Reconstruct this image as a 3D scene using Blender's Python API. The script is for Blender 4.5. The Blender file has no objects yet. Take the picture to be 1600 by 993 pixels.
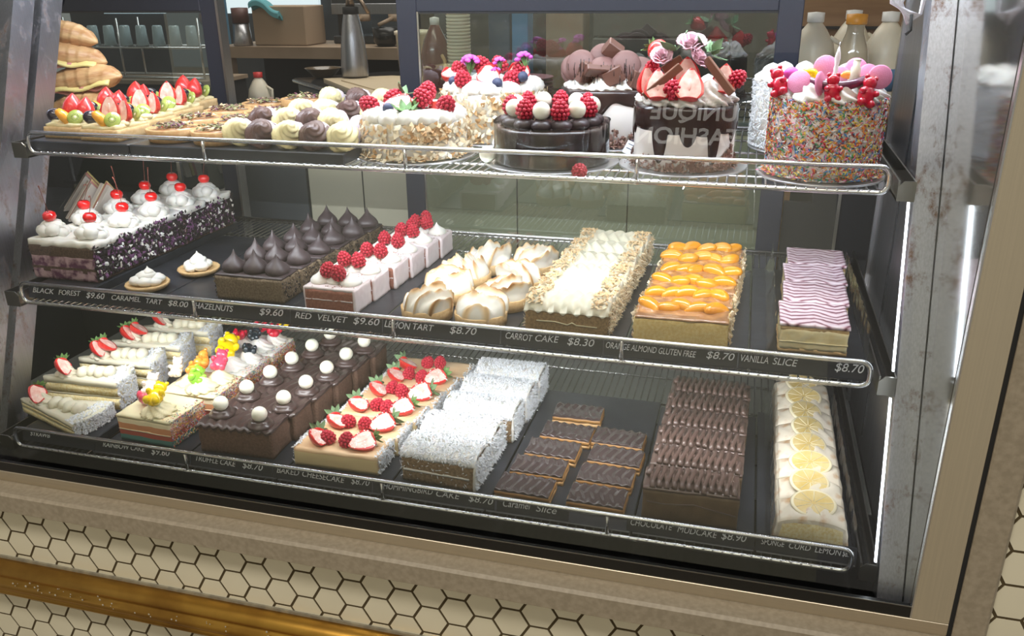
import bpy, math, random
from mathutils import Vector, Matrix, Euler, noise
from math import sin, cos, pi, sqrt, radians, exp, atan2

U = 0.03            # one layout unit (side of a hexagon tile) in metres
scene = bpy.context.scene
COL = scene.collection
random.seed(7)

# ------------------------------------------------------------------ camera, world, lights, exposure
cam_d = bpy.data.cameras.new('camera')
cam = bpy.data.objects.new('camera', cam_d)
COL.objects.link(cam)
scene.camera = cam
CAMR = ((0.9644547, 0.2640162, -0.0110743), (0.0874927, -0.3585955, -0.9293838), (-0.2493435, 0.8953796, -0.3689486))
C_ = Vector((23.23120, -34.02618, 29.45366))
right = Vector(CAMR[0]); down = Vector(CAMR[1]); fwd = Vector(CAMR[2])
M = Matrix.Identity(4)
for i in range(3):
    M[i][0] = right[i]; M[i][1] = -down[i]; M[i][2] = -fwd[i]; M[i][3] = C_[i] * U
cam.matrix_world = M
cam_d.sensor_fit = 'HORIZONTAL'
cam_d.sensor_width = 36.0
cam_d.lens = 36.0 * 1325.63 / 1600.0
cam_d.clip_start = 0.02
cam_d.clip_end = 60

world = bpy.data.worlds.new('world'); scene.world = world
world.use_nodes = True
wbg = world.node_tree.nodes['Background']
wbg.inputs[0].default_value = (1.0, 0.93, 0.80, 1)
wbg.inputs[1].default_value = 0.30

vs = scene.view_settings
vs.view_transform = 'Standard'
vs.look = 'None'
vs.gamma = 1.0
vs.use_curve_mapping = False
vs.exposure = 0.08

def area(name, loc, size, power, color, rot, spread=180):
    l = bpy.data.lights.new(name, 'AREA')
    l.shape = 'RECTANGLE'; l.size = size[0] * U; l.size_y = size[1] * U
    l.energy = power; l.color = color; l.spread = radians(spread)
    o = bpy.data.objects.new(name, l); COL.objects.link(o)
    o.location = Vector(loc) * U
    o.rotation_euler = tuple(radians(a) for a in rot)
    return o
# fluorescent tubes under the lid of the case (just above the frame of the photograph)
area('case_lamp', (6, 12.3, 33), (50, 1.2), 8.0, (0.78, 0.87, 1.0), (8, 0, 0))
area('case_lamp_back', (6, 22, 34), (50, 3), 2.2, (0.85, 0.91, 1.0), (0, 0, 0))
# unseen fill lights added under the front edge of the top and middle shelves
area('shelf_fill', (6, 8.6, 19.6), (47, 0.5), 4.4, (0.88, 0.93, 1.0), (58, 0, 0))
area('shelf_fill', (6, 5.7, 11.0), (47, 0.5), 5.0, (0.95, 0.97, 1.0), (58, 0, 0))
# shop ceiling panels on the customer's side
area('shop_ceiling_lamp', (2, -62, 112), (120, 40), 160, (1.0, 0.93, 0.80), (-30, 0, 0))
# work lamps over the bench behind the case
area('kitchen_lamp', (-8, 62, 74), (70, 40), 34, (1.0, 0.95, 0.88), (0, 0, 0))

# ------------------------------------------------------------------ mesh helpers
def V3(*a): return Vector(a)

class MB:
    def __init__(s):
        s.v = []; s.f = []; s.m = []; s.s = []
    def add(s, vs, fs, mat=0, smooth=False):
        b = len(s.v)
        s.v.extend(tuple(x) for x in vs)
        for f in fs:
            s.f.append(tuple(b + i for i in f)); s.m.append(mat); s.s.append(smooth)
    def box(s, x0, x1, y0, y1, z0, z1, mat=0, rz=0, bev=0):
        if bev > 0:
            return s.bbox(x0, x1, y0, y1, z0, z1, mat, bev)
        p = [(x0,y0,z0),(x1,y0,z0),(x1,y1,z0),(x0,y1,z0),(x0,y0,z1),(x1,y0,z1),(x1,y1,z1),(x0,y1,z1)]
        if rz:
            cx, cy = (x0+x1)/2, (y0+y1)/2; c, n = cos(rz), sin(rz)
            p = [(cx+(x-cx)*c-(y-cy)*n, cy+(x-cx)*n+(y-cy)*c, z) for x, y, z in p]
        s.add(p, [(0,3,2,1),(4,5,6,7),(0,1,5,4),(1,2,6,5),(2,3,7,6),(3,0,4,7)], mat)
    def bbox(s, x0, x1, y0, y1, z0, z1, mat, b):
        # box with bevelled edges: octagonal-style section stacked in z
        def ring(i, z):
            return [(x0+i,y0+b+0*i,z),(x0+b,y0+i,z),(x1-b,y0+i,z),(x1-i,y0+b,z),(x1-i,y1-b,z),(x1-b,y1-i,z),(x0+b,y1-i,z),(x0+i,y1-b,z)]
        def inner(z):
            return [(x0+b,y0+b,z),(x0+b,y0+b,z),(x1-b,y0+b,z),(x1-b,y0+b,z),(x1-b,y1-b,z),(x1-b,y1-b,z),(x0+b,y1-b,z),(x0+b,y1-b,z)]
        v = inner(z0) + ring(0, z0+b) + ring(0, z1-b) + inner(z1)
        fs = [tuple(reversed(range(8)))]
        for k in range(3):
            for i in range(8):
                j = (i+1) % 8
                fs.append((k*8+i, k*8+j, k*8+8+j, k*8+8+i))
        fs.append(tuple(range(24, 32)))
        s.add(v, fs, mat)
    def tube(s, path, r, n=8, mat=0, closed=False, smooth=True, cap=True):
        P = [Vector(p) for p in path]; N = len(P)
        rs = r if isinstance(r, (list, tuple)) else [r]*N
        vs = []; up = Vector((0.123, 0.05, 1)).normalized()
        prev = None
        for i, p in enumerate(P):
            a = P[(i-1) % N] if (i > 0 or closed) else p
            b = P[(i+1) % N] if (i < N-1 or closed) else p
            t = (b-a)
            if t.length < 1e-9: t = Vector((1,0,0))
            t.normalize()
            if prev is None:
                u = t.cross(up)
                if u.length < 1e-3: u = t.cross(Vector((1,0,0)))
                u.normalize()
            else:
                u = (prev - t*prev.dot(t))
                if u.length < 1e-6: u = t.cross(up)
                u.normalize()
            prev = u; w = t.cross(u)
            for k in range(n):
                an = 2*pi*k/n
                vs.append(p + (u*cos(an) + w*sin(an))*rs[i])
        fs = []
        M_ = N if closed else N-1
        for i in range(M_):
            for k in range(n):
                a = i*n+k; b = i*n+(k+1) % n; c = ((i+1) % N)*n+(k+1) % n; d = ((i+1) % N)*n+k
                fs.append((a,b,c,d))
        if not closed and cap:
            fs.append(tuple(reversed(range(n)))); fs.append(tuple((N-1)*n+k for k in range(n)))
        s.add(vs, fs, mat, smooth)
    def lathe(s, prof, n=32, c=(0,0,0), mat=0, fn=None, smooth=True, cap=True, mats=None, rot=None):
        vs = []
        for (r, z) in prof:
            for k in range(n):
                a = 2*pi*k/n
                rr, zz = (r, z) if fn is None else fn(a, r, z)
                q = Vector((rr*cos(a), rr*sin(a), zz))
                if rot: q = rot @ q
                vs.append((c[0]+q[0], c[1]+q[1], c[2]+q[2]))
        b = len(s.v); s.v.extend(vs)
        for i in range(len(prof)-1):
            for k in range(n):
                j = (k+1) % n
                s.f.append((b+i*n+k, b+i*n+j, b+(i+1)*n+j, b+(i+1)*n+k))
                s.m.append(mats[i] if mats else mat); s.s.append(smooth)
        if cap:
            if prof[0][0] > 1e-4:
                s.f.append(tuple(b+k for k in reversed(range(n)))); s.m.append(mats[0] if mats else mat); s.s.append(False)
            if prof[-1][0] > 1e-4:
                s.f.append(tuple(b+(len(prof)-1)*n+k for k in range(n))); s.m.append(mats[-1] if mats else mat); s.s.append(False)
    def ell(s, c, r, nu=12, nv=8, mat=0, rot=None, fn=None):
        vs = []; fs = []
        for i in range(nv+1):
            t = pi*i/nv
            for k in range(nu):
                a = 2*pi*k/nu
                q = Vector((sin(t)*cos(a), sin(t)*sin(a), -cos(t)))
                if fn: q = q*fn(q)
                q = Vector((q[0]*r[0], q[1]*r[1], q[2]*r[2]))
                if rot: q = rot @ q
                vs.append((c[0]+q[0], c[1]+q[1], c[2]+q[2]))
        for i in range(nv):
            for k in range(nu):
                j = (k+1) % nu
                fs.append((i*nu+k, i*nu+j, (i+1)*nu+j, (i+1)*nu+k))
        s.add(vs, fs, mat, True)
    def octa(s, c, a, b, d, mat=0, smooth=False):
        c = Vector(c)
        vs = [c-a, c+a, c-b, c+b, c-d, c+d]
        s.add(vs, [(0,2,5),(2,1,5),(1,3,5),(3,0,5),(2,0,4),(1,2,4),(3,1,4),(0,3,4)], mat, smooth)
    def flake(s, c, n, L, W, T, mat=0, tilt=0.5, al=None):
        """small thin piece lying on a surface with normal n"""
        n = Vector(n).normalized()
        t = n.cross(Vector((random.uniform(-1,1), random.uniform(-1,1), random.uniform(-1,1))))
        if t.length < 1e-3: t = n.cross(Vector((0,1,0.3)))
        t.normalize()
        if al is not None: t = (t + Vector(al)).normalized()
        n2 = (n + t*random.uniform(-tilt, tilt)).normalized()
        t = (t - n2*t.dot(n2)).normalized()
        w = n2.cross(t)
        s.octa(c, t*L/2, w*W/2, n2*T/2, mat)
    def prism(s, poly, a0, a1, axis='y', mat=0, smooth=False, mat_caps=None):
        """extrude a 2-D polygon. axis y: poly in (x,z); axis x: poly in (y,z); axis z: poly in (x,y)"""
        def P(p, a):
            if axis == 'y': return (p[0], a, p[1])
            if axis == 'x': return (a, p[0], p[1])
            return (p[0], p[1], a)
        n = len(poly)
        v = [P(p, a0) for p in poly] + [P(p, a1) for p in poly]
        s.add(v, [(i, (i+1) % n, n+(i+1) % n, n+i) for i in range(n)], mat, smooth)
        b = len(s.v)-2*n
        mc = mat if mat_caps is None else mat_caps
        s.f.append(tuple(b+i for i in reversed(range(n)))); s.m.append(mc); s.s.append(False)
        s.f.append(tuple(b+n+i for i in range(n))); s.m.append(mc); s.s.append(False)
    def rbox(s, x0, x1, y0, y1, z0, z1, step=0.25, amp=0.04, fr=1.5, mat=0, rnd=0.06, seed=0, shape=None, matfn=None, smooth=True):
        """welded subdivided box with rounded edges and organic wobble; shape(p)->p"""
        nx = max(1, int(round((x1-x0)/step))); ny = max(1, int(round((y1-y0)/step))); nz = max(1, int(round((z1-z0)/step)))
        key = {}; vs = []; fs = []; ms = []
        so = Vector((seed*7.13, seed*3.7, seed*1.9))
        def vid(i, j, k):
            if (i, j, k) in key: return key[(i, j, k)]
            p = Vector((x0+(x1-x0)*i/nx, y0+(y1-y0)*j/ny, z0+(z1-z0)*k/nz))
            e = (i in (0, nx)) + (j in (0, ny)) + (k in (0, nz))
            if e >= 2 and rnd:
                q = Vector((min(max(p.x, x0+rnd), x1-rnd), min(max(p.y, y0+rnd), y1-rnd), min(max(p.z, z0+rnd*(k > 0)), z1-rnd)))
                d = p-q
                if d.length > 1e-6: p = q + d.normalized()*min(rnd, d.length)
            if amp:
                w = noise.noise_vector((p+so)*fr)
                w.z *= 0 if k == 0 else 1
                p = p + w*amp
            if shape: p = shape(p)
            key[(i, j, k)] = len(vs); vs.append(tuple(p)); return key[(i, j, k)]
        def q(a, b, c, d, nrm, cen):
            fs.append((a, b, c, d)); ms.append(matfn(nrm, cen) if matfn else mat)
        for i in range(nx):
            for j in range(ny):
                cx = x0+(x1-x0)*(i+.5)/nx; cy = y0+(y1-y0)*(j+.5)/ny
                q(vid(i,j,0), vid(i,j+1,0), vid(i+1,j+1,0), vid(i+1,j,0), 'b', (cx,cy,z0))
                q(vid(i,j,nz), vid(i+1,j,nz), vid(i+1,j+1,nz), vid(i,j+1,nz), 't', (cx,cy,z1))
        for i in range(nx):
            for k in range(nz):
                cx = x0+(x1-x0)*(i+.5)/nx; cz = z0+(z1-z0)*(k+.5)/nz
                q(vid(i,0,k), vid(i+1,0,k), vid(i+1,0,k+1), vid(i,0,k+1), 'f', (cx,y0,cz))
                q(vid(i,ny,k), vid(i,ny,k+1), vid(i+1,ny,k+1), vid(i+1,ny,k), 'k', (cx,y1,cz))
        for j in range(ny):
            for k in range(nz):
                cy = y0+(y1-y0)*(j+.5)/ny; cz = z0+(z1-z0)*(k+.5)/nz
                q(vid(0,j,k), vid(0,j,k+1), vid(0,j+1,k+1), vid(0,j+1,k), 'l', (x0,cy,cz))
                q(vid(nx,j,k), vid(nx,j+1,k), vid(nx,j+1,k+1), vid(nx,j,k+1), 'r', (x1,cy,cz))
        b = len(s.v); s.v.extend(vs)
        for f, m in zip(fs, ms):
            s.f.append(tuple(b+i for i in f)); s.m.append(m); s.s.append(smooth)
    def grid(s, nx, ny, fn, mat=0, thick=None, smooth=True, matfn=None):
        """closed sheet from fn(u,v)->Vector; thick = downward thickness vector fn"""
        b = len(s.v)
        top = [tuple(fn(i/nx, j/ny)) for j in range(ny+1) for i in range(nx+1)]
        s.v.extend(top)
        for j in range(ny):
            for i in range(nx):
                a = b+j*(nx+1)+i
                s.f.append((a, a+1, a+nx+2, a+nx+1)); s.m.append(matfn(i/nx, j/ny) if matfn else mat); s.s.append(smooth)
        if thick is not None:
            b2 = len(s.v)
            s.v.extend((x, y, z-thick) if not callable(thick) else thick((x, y, z)) for x, y, z in top)
            for j in range(ny):
                for i in range(nx):
                    a = b2+j*(nx+1)+i
                    s.f.append((a, a+nx+1, a+nx+2, a+1)); s.m.append(mat); s.s.append(smooth)
            def side(p, q):
                s.f.append((b+q, b+p, b2+p, b2+q)); s.m.append(mat); s.s.append(False)
            for i in range(nx):
                side(i, i+1) ; side(ny*(nx+1)+i+1, ny*(nx+1)+i)
            for j in range(ny):
                side((j+1)*(nx+1), j*(nx+1)); side(j*(nx+1)+nx, (j+1)*(nx+1)+nx)
    def mesh(s, name, mats):
        me = bpy.data.meshes.new(name)
        me.from_pydata([(x*U, y*U, z*U) for x, y, z in s.v], [], s.f)
        for m in mats: me.materials.append(m)
        me.polygons.foreach_set('material_index', s.m)
        me.polygons.foreach_set('use_smooth', s.s)
        me.update()
        return me

def put(name, me, parent=None, loc=(0,0,0), rot=(0,0,0), sc=1.0):
    o = bpy.data.objects.new(name, me); COL.objects.link(o)
    if parent is not None: o.parent = parent
    o.location = (loc[0]*U, loc[1]*U, loc[2]*U); o.rotation_euler = rot
    o.scale = (sc, sc, sc) if not isinstance(sc, (tuple, list)) else sc
    return o
def obj(name, mb, mats, parent=None, loc=(0,0,0), rot=(0,0,0), sc=1.0):
    if not isinstance(mats, (list, tuple)): mats = [mats]
    return put(name, mb.mesh(name, mats), parent, loc, rot, sc)
def tag(o, label=None, cat=None, group=None, kind=None):
    if label: o['label'] = label
    if cat: o['category'] = cat
    if group: o['group'] = group
    if kind: o['kind'] = kind
    return o
def thing(name, label, cat, loc=(0,0,0), rz=0.0, group=None, rot=None):
    o = bpy.data.objects.new(name, None); COL.objects.link(o)
    o.empty_display_size = 0.02
    o.location = (loc[0]*U, loc[1]*U, loc[2]*U); o.rotation_euler = rot if rot else (0, 0, rz)
    return tag(o, label, cat, group)
def structure(name, mb, mats, label=None):
    o = obj(name, mb, mats); o['kind'] = 'structure'
    if label: o['label'] = label
    return o
R = random.uniform

# ------------------------------------------------------------------ materials (all procedural)
MATS = {}
def mat(name, col, rough=0.5, metal=0.0, col2=None, scale=60.0, detail=3.0, bump=0.0, bscale=200.0, spec=0.5, coat=0.0,
        sss=0.0, contrast=(0.35, 0.65), emit=None, estr=0.0, stretch=None, alpha=1.0, rvar=0.0, trans=0.0):
    m = bpy.data.materials.new(name); m.use_nodes = True
    nt = m.node_tree; N = nt.nodes; L = nt.links
    b = N['Principled BSDF']
    b.inputs['Base Color'].default_value = (*col, 1)
    b.inputs['Roughness'].default_value = rough
    b.inputs['Metallic'].default_value = metal
    b.inputs['Specular IOR Level'].default_value = spec
    b.inputs['Coat Weight'].default_value = coat
    b.inputs['Coat Roughness'].default_value = 0.08
    b.inputs['Alpha'].default_value = alpha
    b.inputs['Transmission Weight'].default_value = trans
    if sss:
        b.inputs['Subsurface Weight'].default_value = sss
        b.inputs['Subsurface Radius'].default_value = (1.0, 0.6, 0.4)
        b.inputs['Subsurface Scale'].default_value = 0.006
    if emit:
        b.inputs['Emission Color'].default_value = (*emit, 1); b.inputs['Emission Strength'].default_value = estr
    tc = N.new('ShaderNodeTexCoord'); src = tc.outputs['Object']
    if stretch:
        mp = N.new('ShaderNodeMapping'); mp.inputs['Scale'].default_value = stretch
        L.new(src, mp.inputs['Vector']); src = mp.outputs['Vector']
    if col2 is not None:
        nz = N.new('ShaderNodeTexNoise'); nz.inputs['Scale'].default_value = scale; nz.inputs['Detail'].default_value = detail
        L.new(src, nz.inputs['Vector'])
        cr = N.new('ShaderNodeValToRGB')
        cr.color_ramp.elements[0].position = contrast[0]; cr.color_ramp.elements[1].position = contrast[1]
        cr.color_ramp.elements[0].color = (*col, 1); cr.color_ramp.elements[1].color = (*col2, 1)
        L.new(nz.outputs['Fac'], cr.inputs['Fac']); L.new(cr.outputs['Color'], b.inputs['Base Color'])
        if rvar:
            mr = N.new('ShaderNodeMapRange'); mr.inputs['To Min'].default_value = rough; mr.inputs['To Max'].default_value = rough+rvar
            L.new(nz.outputs['Fac'], mr.inputs['Value']); L.new(mr.outputs['Result'], b.inputs['Roughness'])
    if bump:
        nb = N.new('ShaderNodeTexNoise'); nb.inputs['Scale'].default_value = bscale; nb.inputs['Detail'].default_value = 4
        L.new(src, nb.inputs['Vector'])
        bp = N.new('ShaderNodeBump'); bp.inputs['Strength'].default_value = bump; bp.inputs['Distance'].default_value = 0.001
        L.new(nb.outputs['Fac'], bp.inputs['Height']); L.new(bp.outputs['Normal'], b.inputs['Normal'])
    MATS[name] = m
    return m
def glass_mat(name, tint=(1, 1, 1), refl=0.12, rough=0.0, power=3.0):
    """thin pane: transparent plus a reflection that grows towards grazing angles"""
    m = bpy.data.materials.new(name); m.use_nodes = True
    nt = m.node_tree; N = nt.nodes; L = nt.links
    N.remove(N['Principled BSDF'])
    out = N['Material Output']
    tr = N.new('ShaderNodeBsdfTransparent'); tr.inputs[0].default_value = (*tint, 1)
    gl = N.new('ShaderNodeBsdfGlossy'); gl.inputs['Roughness'].default_value = rough; gl.inputs[0].default_value = (1, 1, 1, 1)
    fr = N.new('ShaderNodeFresnel'); fr.inputs['IOR'].default_value = 1.5
    mul = N.new('ShaderNodeMath'); mul.operation = 'MULTIPLY'; mul.inputs[1].default_value = refl; mul.use_clamp = True
    L.new(fr.outputs[0], mul.inputs[0])
    mx = N.new('ShaderNodeMixShader')
    L.new(mul.outputs[0], mx.inputs[0]); L.new(tr.outputs[0], mx.inputs[1]); L.new(gl.outputs[0], mx.inputs[2])
    L.new(mx.outputs[0], out.inputs['Surface'])
    MATS[name] = m
    return m
def steel_mat(name, base, rough, streak=(1, 1, 60), rust=0.0, k=0.85):
    m = mat(name, base, rough, 1.0, col2=tuple(c*k for c in base), scale=12, stretch=streak, rvar=0.10)
    if rust:
        nt = m.node_tree; N = nt.nodes; L = nt.links; b = N['Principled BSDF']
        tc = N.new('ShaderNodeTexCoord'); mp = N.new('ShaderNodeMapping'); mp.inputs['Scale'].default_value = (1, 1, 0.55)
        L.new(tc.outputs['Object'], mp.inputs['Vector'])
        nz = N.new('ShaderNodeTexNoise'); nz.inputs['Scale'].default_value = 26; nz.inputs['Detail'].default_value = 8; nz.inputs['Roughness'].default_value = 0.75
        L.new(mp.outputs[0], nz.inputs['Vector'])
        cr = N.new('ShaderNodeValToRGB'); cr.color_ramp.elements[0].position = 0.53; cr.color_ramp.elements[1].position = 0.66
        L.new(nz.outputs['Fac'], cr.inputs['Fac'])
        mx = N.new('ShaderNodeMixRGB'); mx.inputs[2].default_value = (0.17, 0.09, 0.05, 1)
        src = b.inputs['Base Color'].links[0].from_socket
        L.new(src, mx.inputs[1]); L.new(cr.outputs['Color'], mx.inputs[0]); L.new(mx.outputs[0], b.inputs['Base Color'])
        inv = N.new('ShaderNodeMath'); inv.operation = 'MULTIPLY_ADD'; inv.inputs[1].default_value = -0.8; inv.inputs[2].default_value = 1.0
        L.new(cr.outputs['Color'], inv.inputs[0]); L.new(inv.outputs[0], b.inputs['Metallic'])
    return m
STEEL = steel_mat('brushed_steel', (0.52, 0.53, 0.60), 0.34, (40, 40, 0.6), rust=1.0)
STEELC = steel_mat('clean_steel', (0.42, 0.42, 0.44), 0.30, (40, 40, 0.6))
STEELW = steel_mat('frame_steel', (0.62, 0.55, 0.43), 0.42, (40, 40, 0.6), k=0.95)
STEELH = steel_mat('sill_steel', (0.68, 0.61, 0.50), 0.36, (0.6, 40, 40), k=0.95)
CHROME = mat('chrome_wire', (0.66, 0.66, 0.66), 0.22, 1.0)
BRACK = mat('bracket_steel', (0.30, 0.29, 0.26), 0.32, 1.0)
CREAMC = mat('cream_cheese_icing', (0.68, 0.64, 0.50), 0.5, sss=0.15, bump=0.12, bscale=250)
DARKST = mat('dark_frame', (0.018, 0.021, 0.036), 0.35, 0.0, spec=0.5)
BLACK = mat('black_paint', (0.008, 0.008, 0.008), 0.25)
BLACKM = mat('black_matte', (0.012, 0.012, 0.013), 0.8)
TRAY = mat('black_tray', (0.030, 0.033, 0.042), 0.35, col2=(0.018, 0.020, 0.026), scale=18, bump=0.3, bscale=60)
STRIP = mat('price_strip', (0.012, 0.014, 0.024), 0.4)
CHALK = mat('white_marker', (0.85, 0.87, 0.92), 0.7)
GLASS = glass_mat('front_glass', (0.97, 0.985, 0.975), 1.35)
GLASSB = glass_mat('door_glass', (0.66, 0.74, 0.68), 3.0)
GLASSL = glass_mat('left_door_glass', (0.60, 0.70, 0.74), 5.0)
SIDEG = mat('side_panel_mirror', (0.10, 0.095, 0.085), 0.10, 0.0, coat=1.0, spec=1.0)
TILE = mat('cream_tile', (0.70, 0.65, 0.51), 0.16, col2=(0.74, 0.69, 0.55), scale=6, coat=0.3)
GROUT = mat('brown_grout', (0.075, 0.052, 0.022), 0.9, bump=0.4, bscale=300)
STONE = mat('brown_stone', (0.28, 0.235, 0.175), 0.42, col2=(0.35, 0.295, 0.225), scale=120, detail=8, bump=0.15, bscale=400)
STEELW.node_tree.nodes['Principled BSDF'].inputs['Metallic'].default_value = 0.75
BRASS = mat('aged_brass', (0.62, 0.35, 0.07), 0.30, 1.0, col2=(0.36, 0.18, 0.035), scale=9, detail=8, contrast=(0.42, 0.68), rvar=0.2, bump=0.1, bscale=80)
SPLAT = mat('dried_splash', (0.42, 0.38, 0.30), 0.7)
LED = mat('led_strip', (0.9, 0.95, 1), 0.5, emit=(0.85, 0.92, 1.0), estr=9.0)

CREAM = mat('whipped_cream', (0.76, 0.73, 0.67), 0.5, sss=0.15, bump=0.12, bscale=250)
CREAMY = mat('yellow_cream', (0.76, 0.68, 0.44), 0.5, sss=0.15)
CUSTARD = mat('custard_cream', (0.74, 0.60, 0.31), 0.42, sss=0.1, col2=(0.78, 0.68, 0.42), scale=60)
COCO = mat('coconut_white', (0.74, 0.76, 0.79), 0.7)
COCO2 = mat('coconut_grey', (0.60, 0.61, 0.63), 0.7)  # greyer shreds mixed in at random
TOAST = mat('toasted_coconut', (0.60, 0.38, 0.18), 0.7, col2=(0.78, 0.62, 0.38), scale=200)
PASTRY = mat('shortcrust', (0.56, 0.35, 0.15), 0.65, col2=(0.64, 0.44, 0.22), scale=160, bump=0.35, bscale=500)
PASTRYD = mat('shortcrust_dark', (0.46, 0.24, 0.085), 0.65, col2=(0.58, 0.36, 0.16), scale=90, bump=0.35, bscale=500)
SPONGE = mat('yellow_sponge', (0.72, 0.50, 0.17), 0.85, col2=(0.80, 0.62, 0.27), scale=220, bump=0.8, bscale=700)
SPONGEL = mat('pale_sponge', (0.74, 0.58, 0.25), 0.85, col2=(0.84, 0.75, 0.48), scale=220, bump=0.6, bscale=700)
CHOCSP = mat('chocolate_sponge', (0.060, 0.036, 0.026), 0.9, col2=(0.115, 0.072, 0.052), scale=260, bump=0.8, bscale=700)
CARROT = mat('carrot_sponge', (0.20, 0.115, 0.040), 0.9, col2=(0.33, 0.20, 0.075), scale=240, bump=0.8, bscale=700)
HUMM = mat('hummingbird_sponge', (0.17, 0.105, 0.05), 0.9, col2=(0.30, 0.20, 0.11), scale=200, bump=0.8, bscale=700)
REDV = mat('red_velvet_sponge', (0.24, 0.085, 0.055), 0.85, col2=(0.33, 0.13, 0.085), scale=240, bump=0.7, bscale=700)
HAZEL = mat('hazelnut_crumb', (0.115, 0.078, 0.045), 0.85, col2=(0.22, 0.16, 0.10), scale=300, bump=1.0, bscale=600)
GANA = mat('chocolate_ganache', (0.030, 0.016, 0.013), 0.24, spec=0.4, coat=0.15, col2=(0.040, 0.022, 0.018), scale=20)
GANAM = mat('matte_chocolate', (0.060, 0.042, 0.044), 0.42)
TRUFF = mat('truffle_icing', (0.062, 0.038, 0.034), 0.32, coat=0.25, bump=0.15, bscale=120)
TRSIDE = mat('truffle_side', (0.105, 0.056, 0.036), 0.8, col2=(0.16, 0.088, 0.058), scale=240, bump=0.9, bscale=500)
MUD = mat('mud_icing', (0.105, 0.064, 0.053), 0.33, coat=0.2)
MUDSP = mat('mud_sponge', (0.095, 0.055, 0.026), 0.6, col2=(0.14, 0.085, 0.042), scale=40, bump=0.3, bscale=200)
MILKCH = mat('milk_chocolate', (0.20, 0.088, 0.052), 0.42)
CARAM = mat('caramel', (0.34, 0.165, 0.045), 0.4)
CSLTOP = mat('slice_chocolate', (0.060, 0.042, 0.042), 0.24, coat=0.5, bump=0.25, bscale=250)
RASP = mat('raspberry', (0.46, 0.016, 0.04), 0.42, sss=0.1, spec=0.4)
STRAW = mat('strawberry_skin', (0.62, 0.025, 0.025), 0.28, coat=0.3, col2=(0.72, 0.16, 0.08), scale=330, contrast=(0.6, 0.75))
STRIN = mat('strawberry_flesh', (0.82, 0.40, 0.33), 0.4, col2=(0.90, 0.66, 0.58), scale=90)
SUGAR = mat('icing_sugar', (0.88, 0.84, 0.84), 0.9)
LEAF = mat('green_leaf', (0.07, 0.16, 0.04), 0.5, col2=(0.17, 0.32, 0.10), scale=80)
LEAFP = mat('sugared_leaf', (0.16, 0.27, 0.13), 0.6)
CHERRY = mat('glace_cherry', (0.72, 0.008, 0.010), 0.12, coat=0.8)
STEM = mat('cherry_stem', (0.16, 0.035, 0.02), 0.5)
BLUEB = mat('blueberry', (0.035, 0.045, 0.10), 0.5)
GRAPE = mat('glazed_dark_berry', (0.012, 0.006, 0.018), 0.08, coat=1.0)
KIWI = mat('kiwi_flesh', (0.30, 0.37, 0.055), 0.25, coat=0.4, col2=(0.42, 0.48, 0.12), scale=60)
KIWIS = mat('kiwi_seed', (0.03, 0.03, 0.02), 0.4)
MAND = mat('mandarin', (0.90, 0.36, 0.02), 0.22, coat=0.5, col2=(0.95, 0.48, 0.06), scale=60, sss=0.1)
MANDY = mat('orange_segment', (0.78, 0.27, 0.004), 0.2, coat=0.6, col2=(0.78, 0.34, 0.015), scale=40)
GLAZE = mat('apricot_glaze', (0.30, 0.13, 0.05), 0.16, coat=0.8, col2=(0.48, 0.25, 0.11), scale=45)
WCHOC = mat('white_chocolate_ball', (0.84, 0.82, 0.68), 0.35, sss=0.1)
PLUM = mat('berry_swirl', (0.10, 0.025, 0.07), 0.6, col2=(0.45, 0.30, 0.33), scale=55, detail=5, contrast=(0.42, 0.58))
CRUMB = mat('dark_crumb', (0.016, 0.010, 0.012), 0.7)
CRUMB2 = mat('purple_crumb', (0.16, 0.06, 0.15), 0.6)
ALM = mat('flaked_almond', (0.72, 0.54, 0.33), 0.6)
ALM2 = mat('pale_almond', (0.80, 0.69, 0.50), 0.6)
ALM3 = mat('toasted_almond', (0.50, 0.28, 0.11), 0.6)
PINKW = mat('pink_cream', (0.72, 0.60, 0.60), 0.55, col2=(0.78, 0.70, 0.69), scale=25)
BOARD = mat('silver_cake_board', (0.55, 0.56, 0.58), 0.30, 0.85)
PINK = mat('pink_musk', (0.72, 0.25, 0.42), 0.6, bump=0.5, bscale=500)
FLOWER = mat('magenta_petal', (0.62, 0.10, 0.55), 0.5)
ROSE = mat('pink_rose_petal', (0.78, 0.50, 0.58), 0.5)
MACAR = mat('mocha_macaron', (0.17, 0.085, 0.075), 0.6)
CHIPS = mat('chocolate_shaving', (0.135, 0.060, 0.042), 0.45)
CHIPL = mat('light_shaving', (0.25, 0.14, 0.10), 0.45)
WALLW = mat('white_buttercream', (0.74, 0.69, 0.65), 0.5, sss=0.1)
SPR = [mat('sprinkle_white', (0.78, 0.75, 0.75), 0.5), mat('sprinkle_red', (0.60, 0.045, 0.06), 0.45), mat('sprinkle_orange', (0.82, 0.26, 0.04), 0.45),
       mat('sprinkle_yellow', (0.82, 0.62, 0.10), 0.45), mat('sprinkle_green', (0.06, 0.30, 0.12), 0.45), mat('sprinkle_blue', (0.06, 0.24, 0.52), 0.45),
       mat('sprinkle_pink', (0.78, 0.25, 0.42), 0.45), mat('sprinkle_brown', (0.12, 0.05, 0.05), 0.5)]
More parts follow.
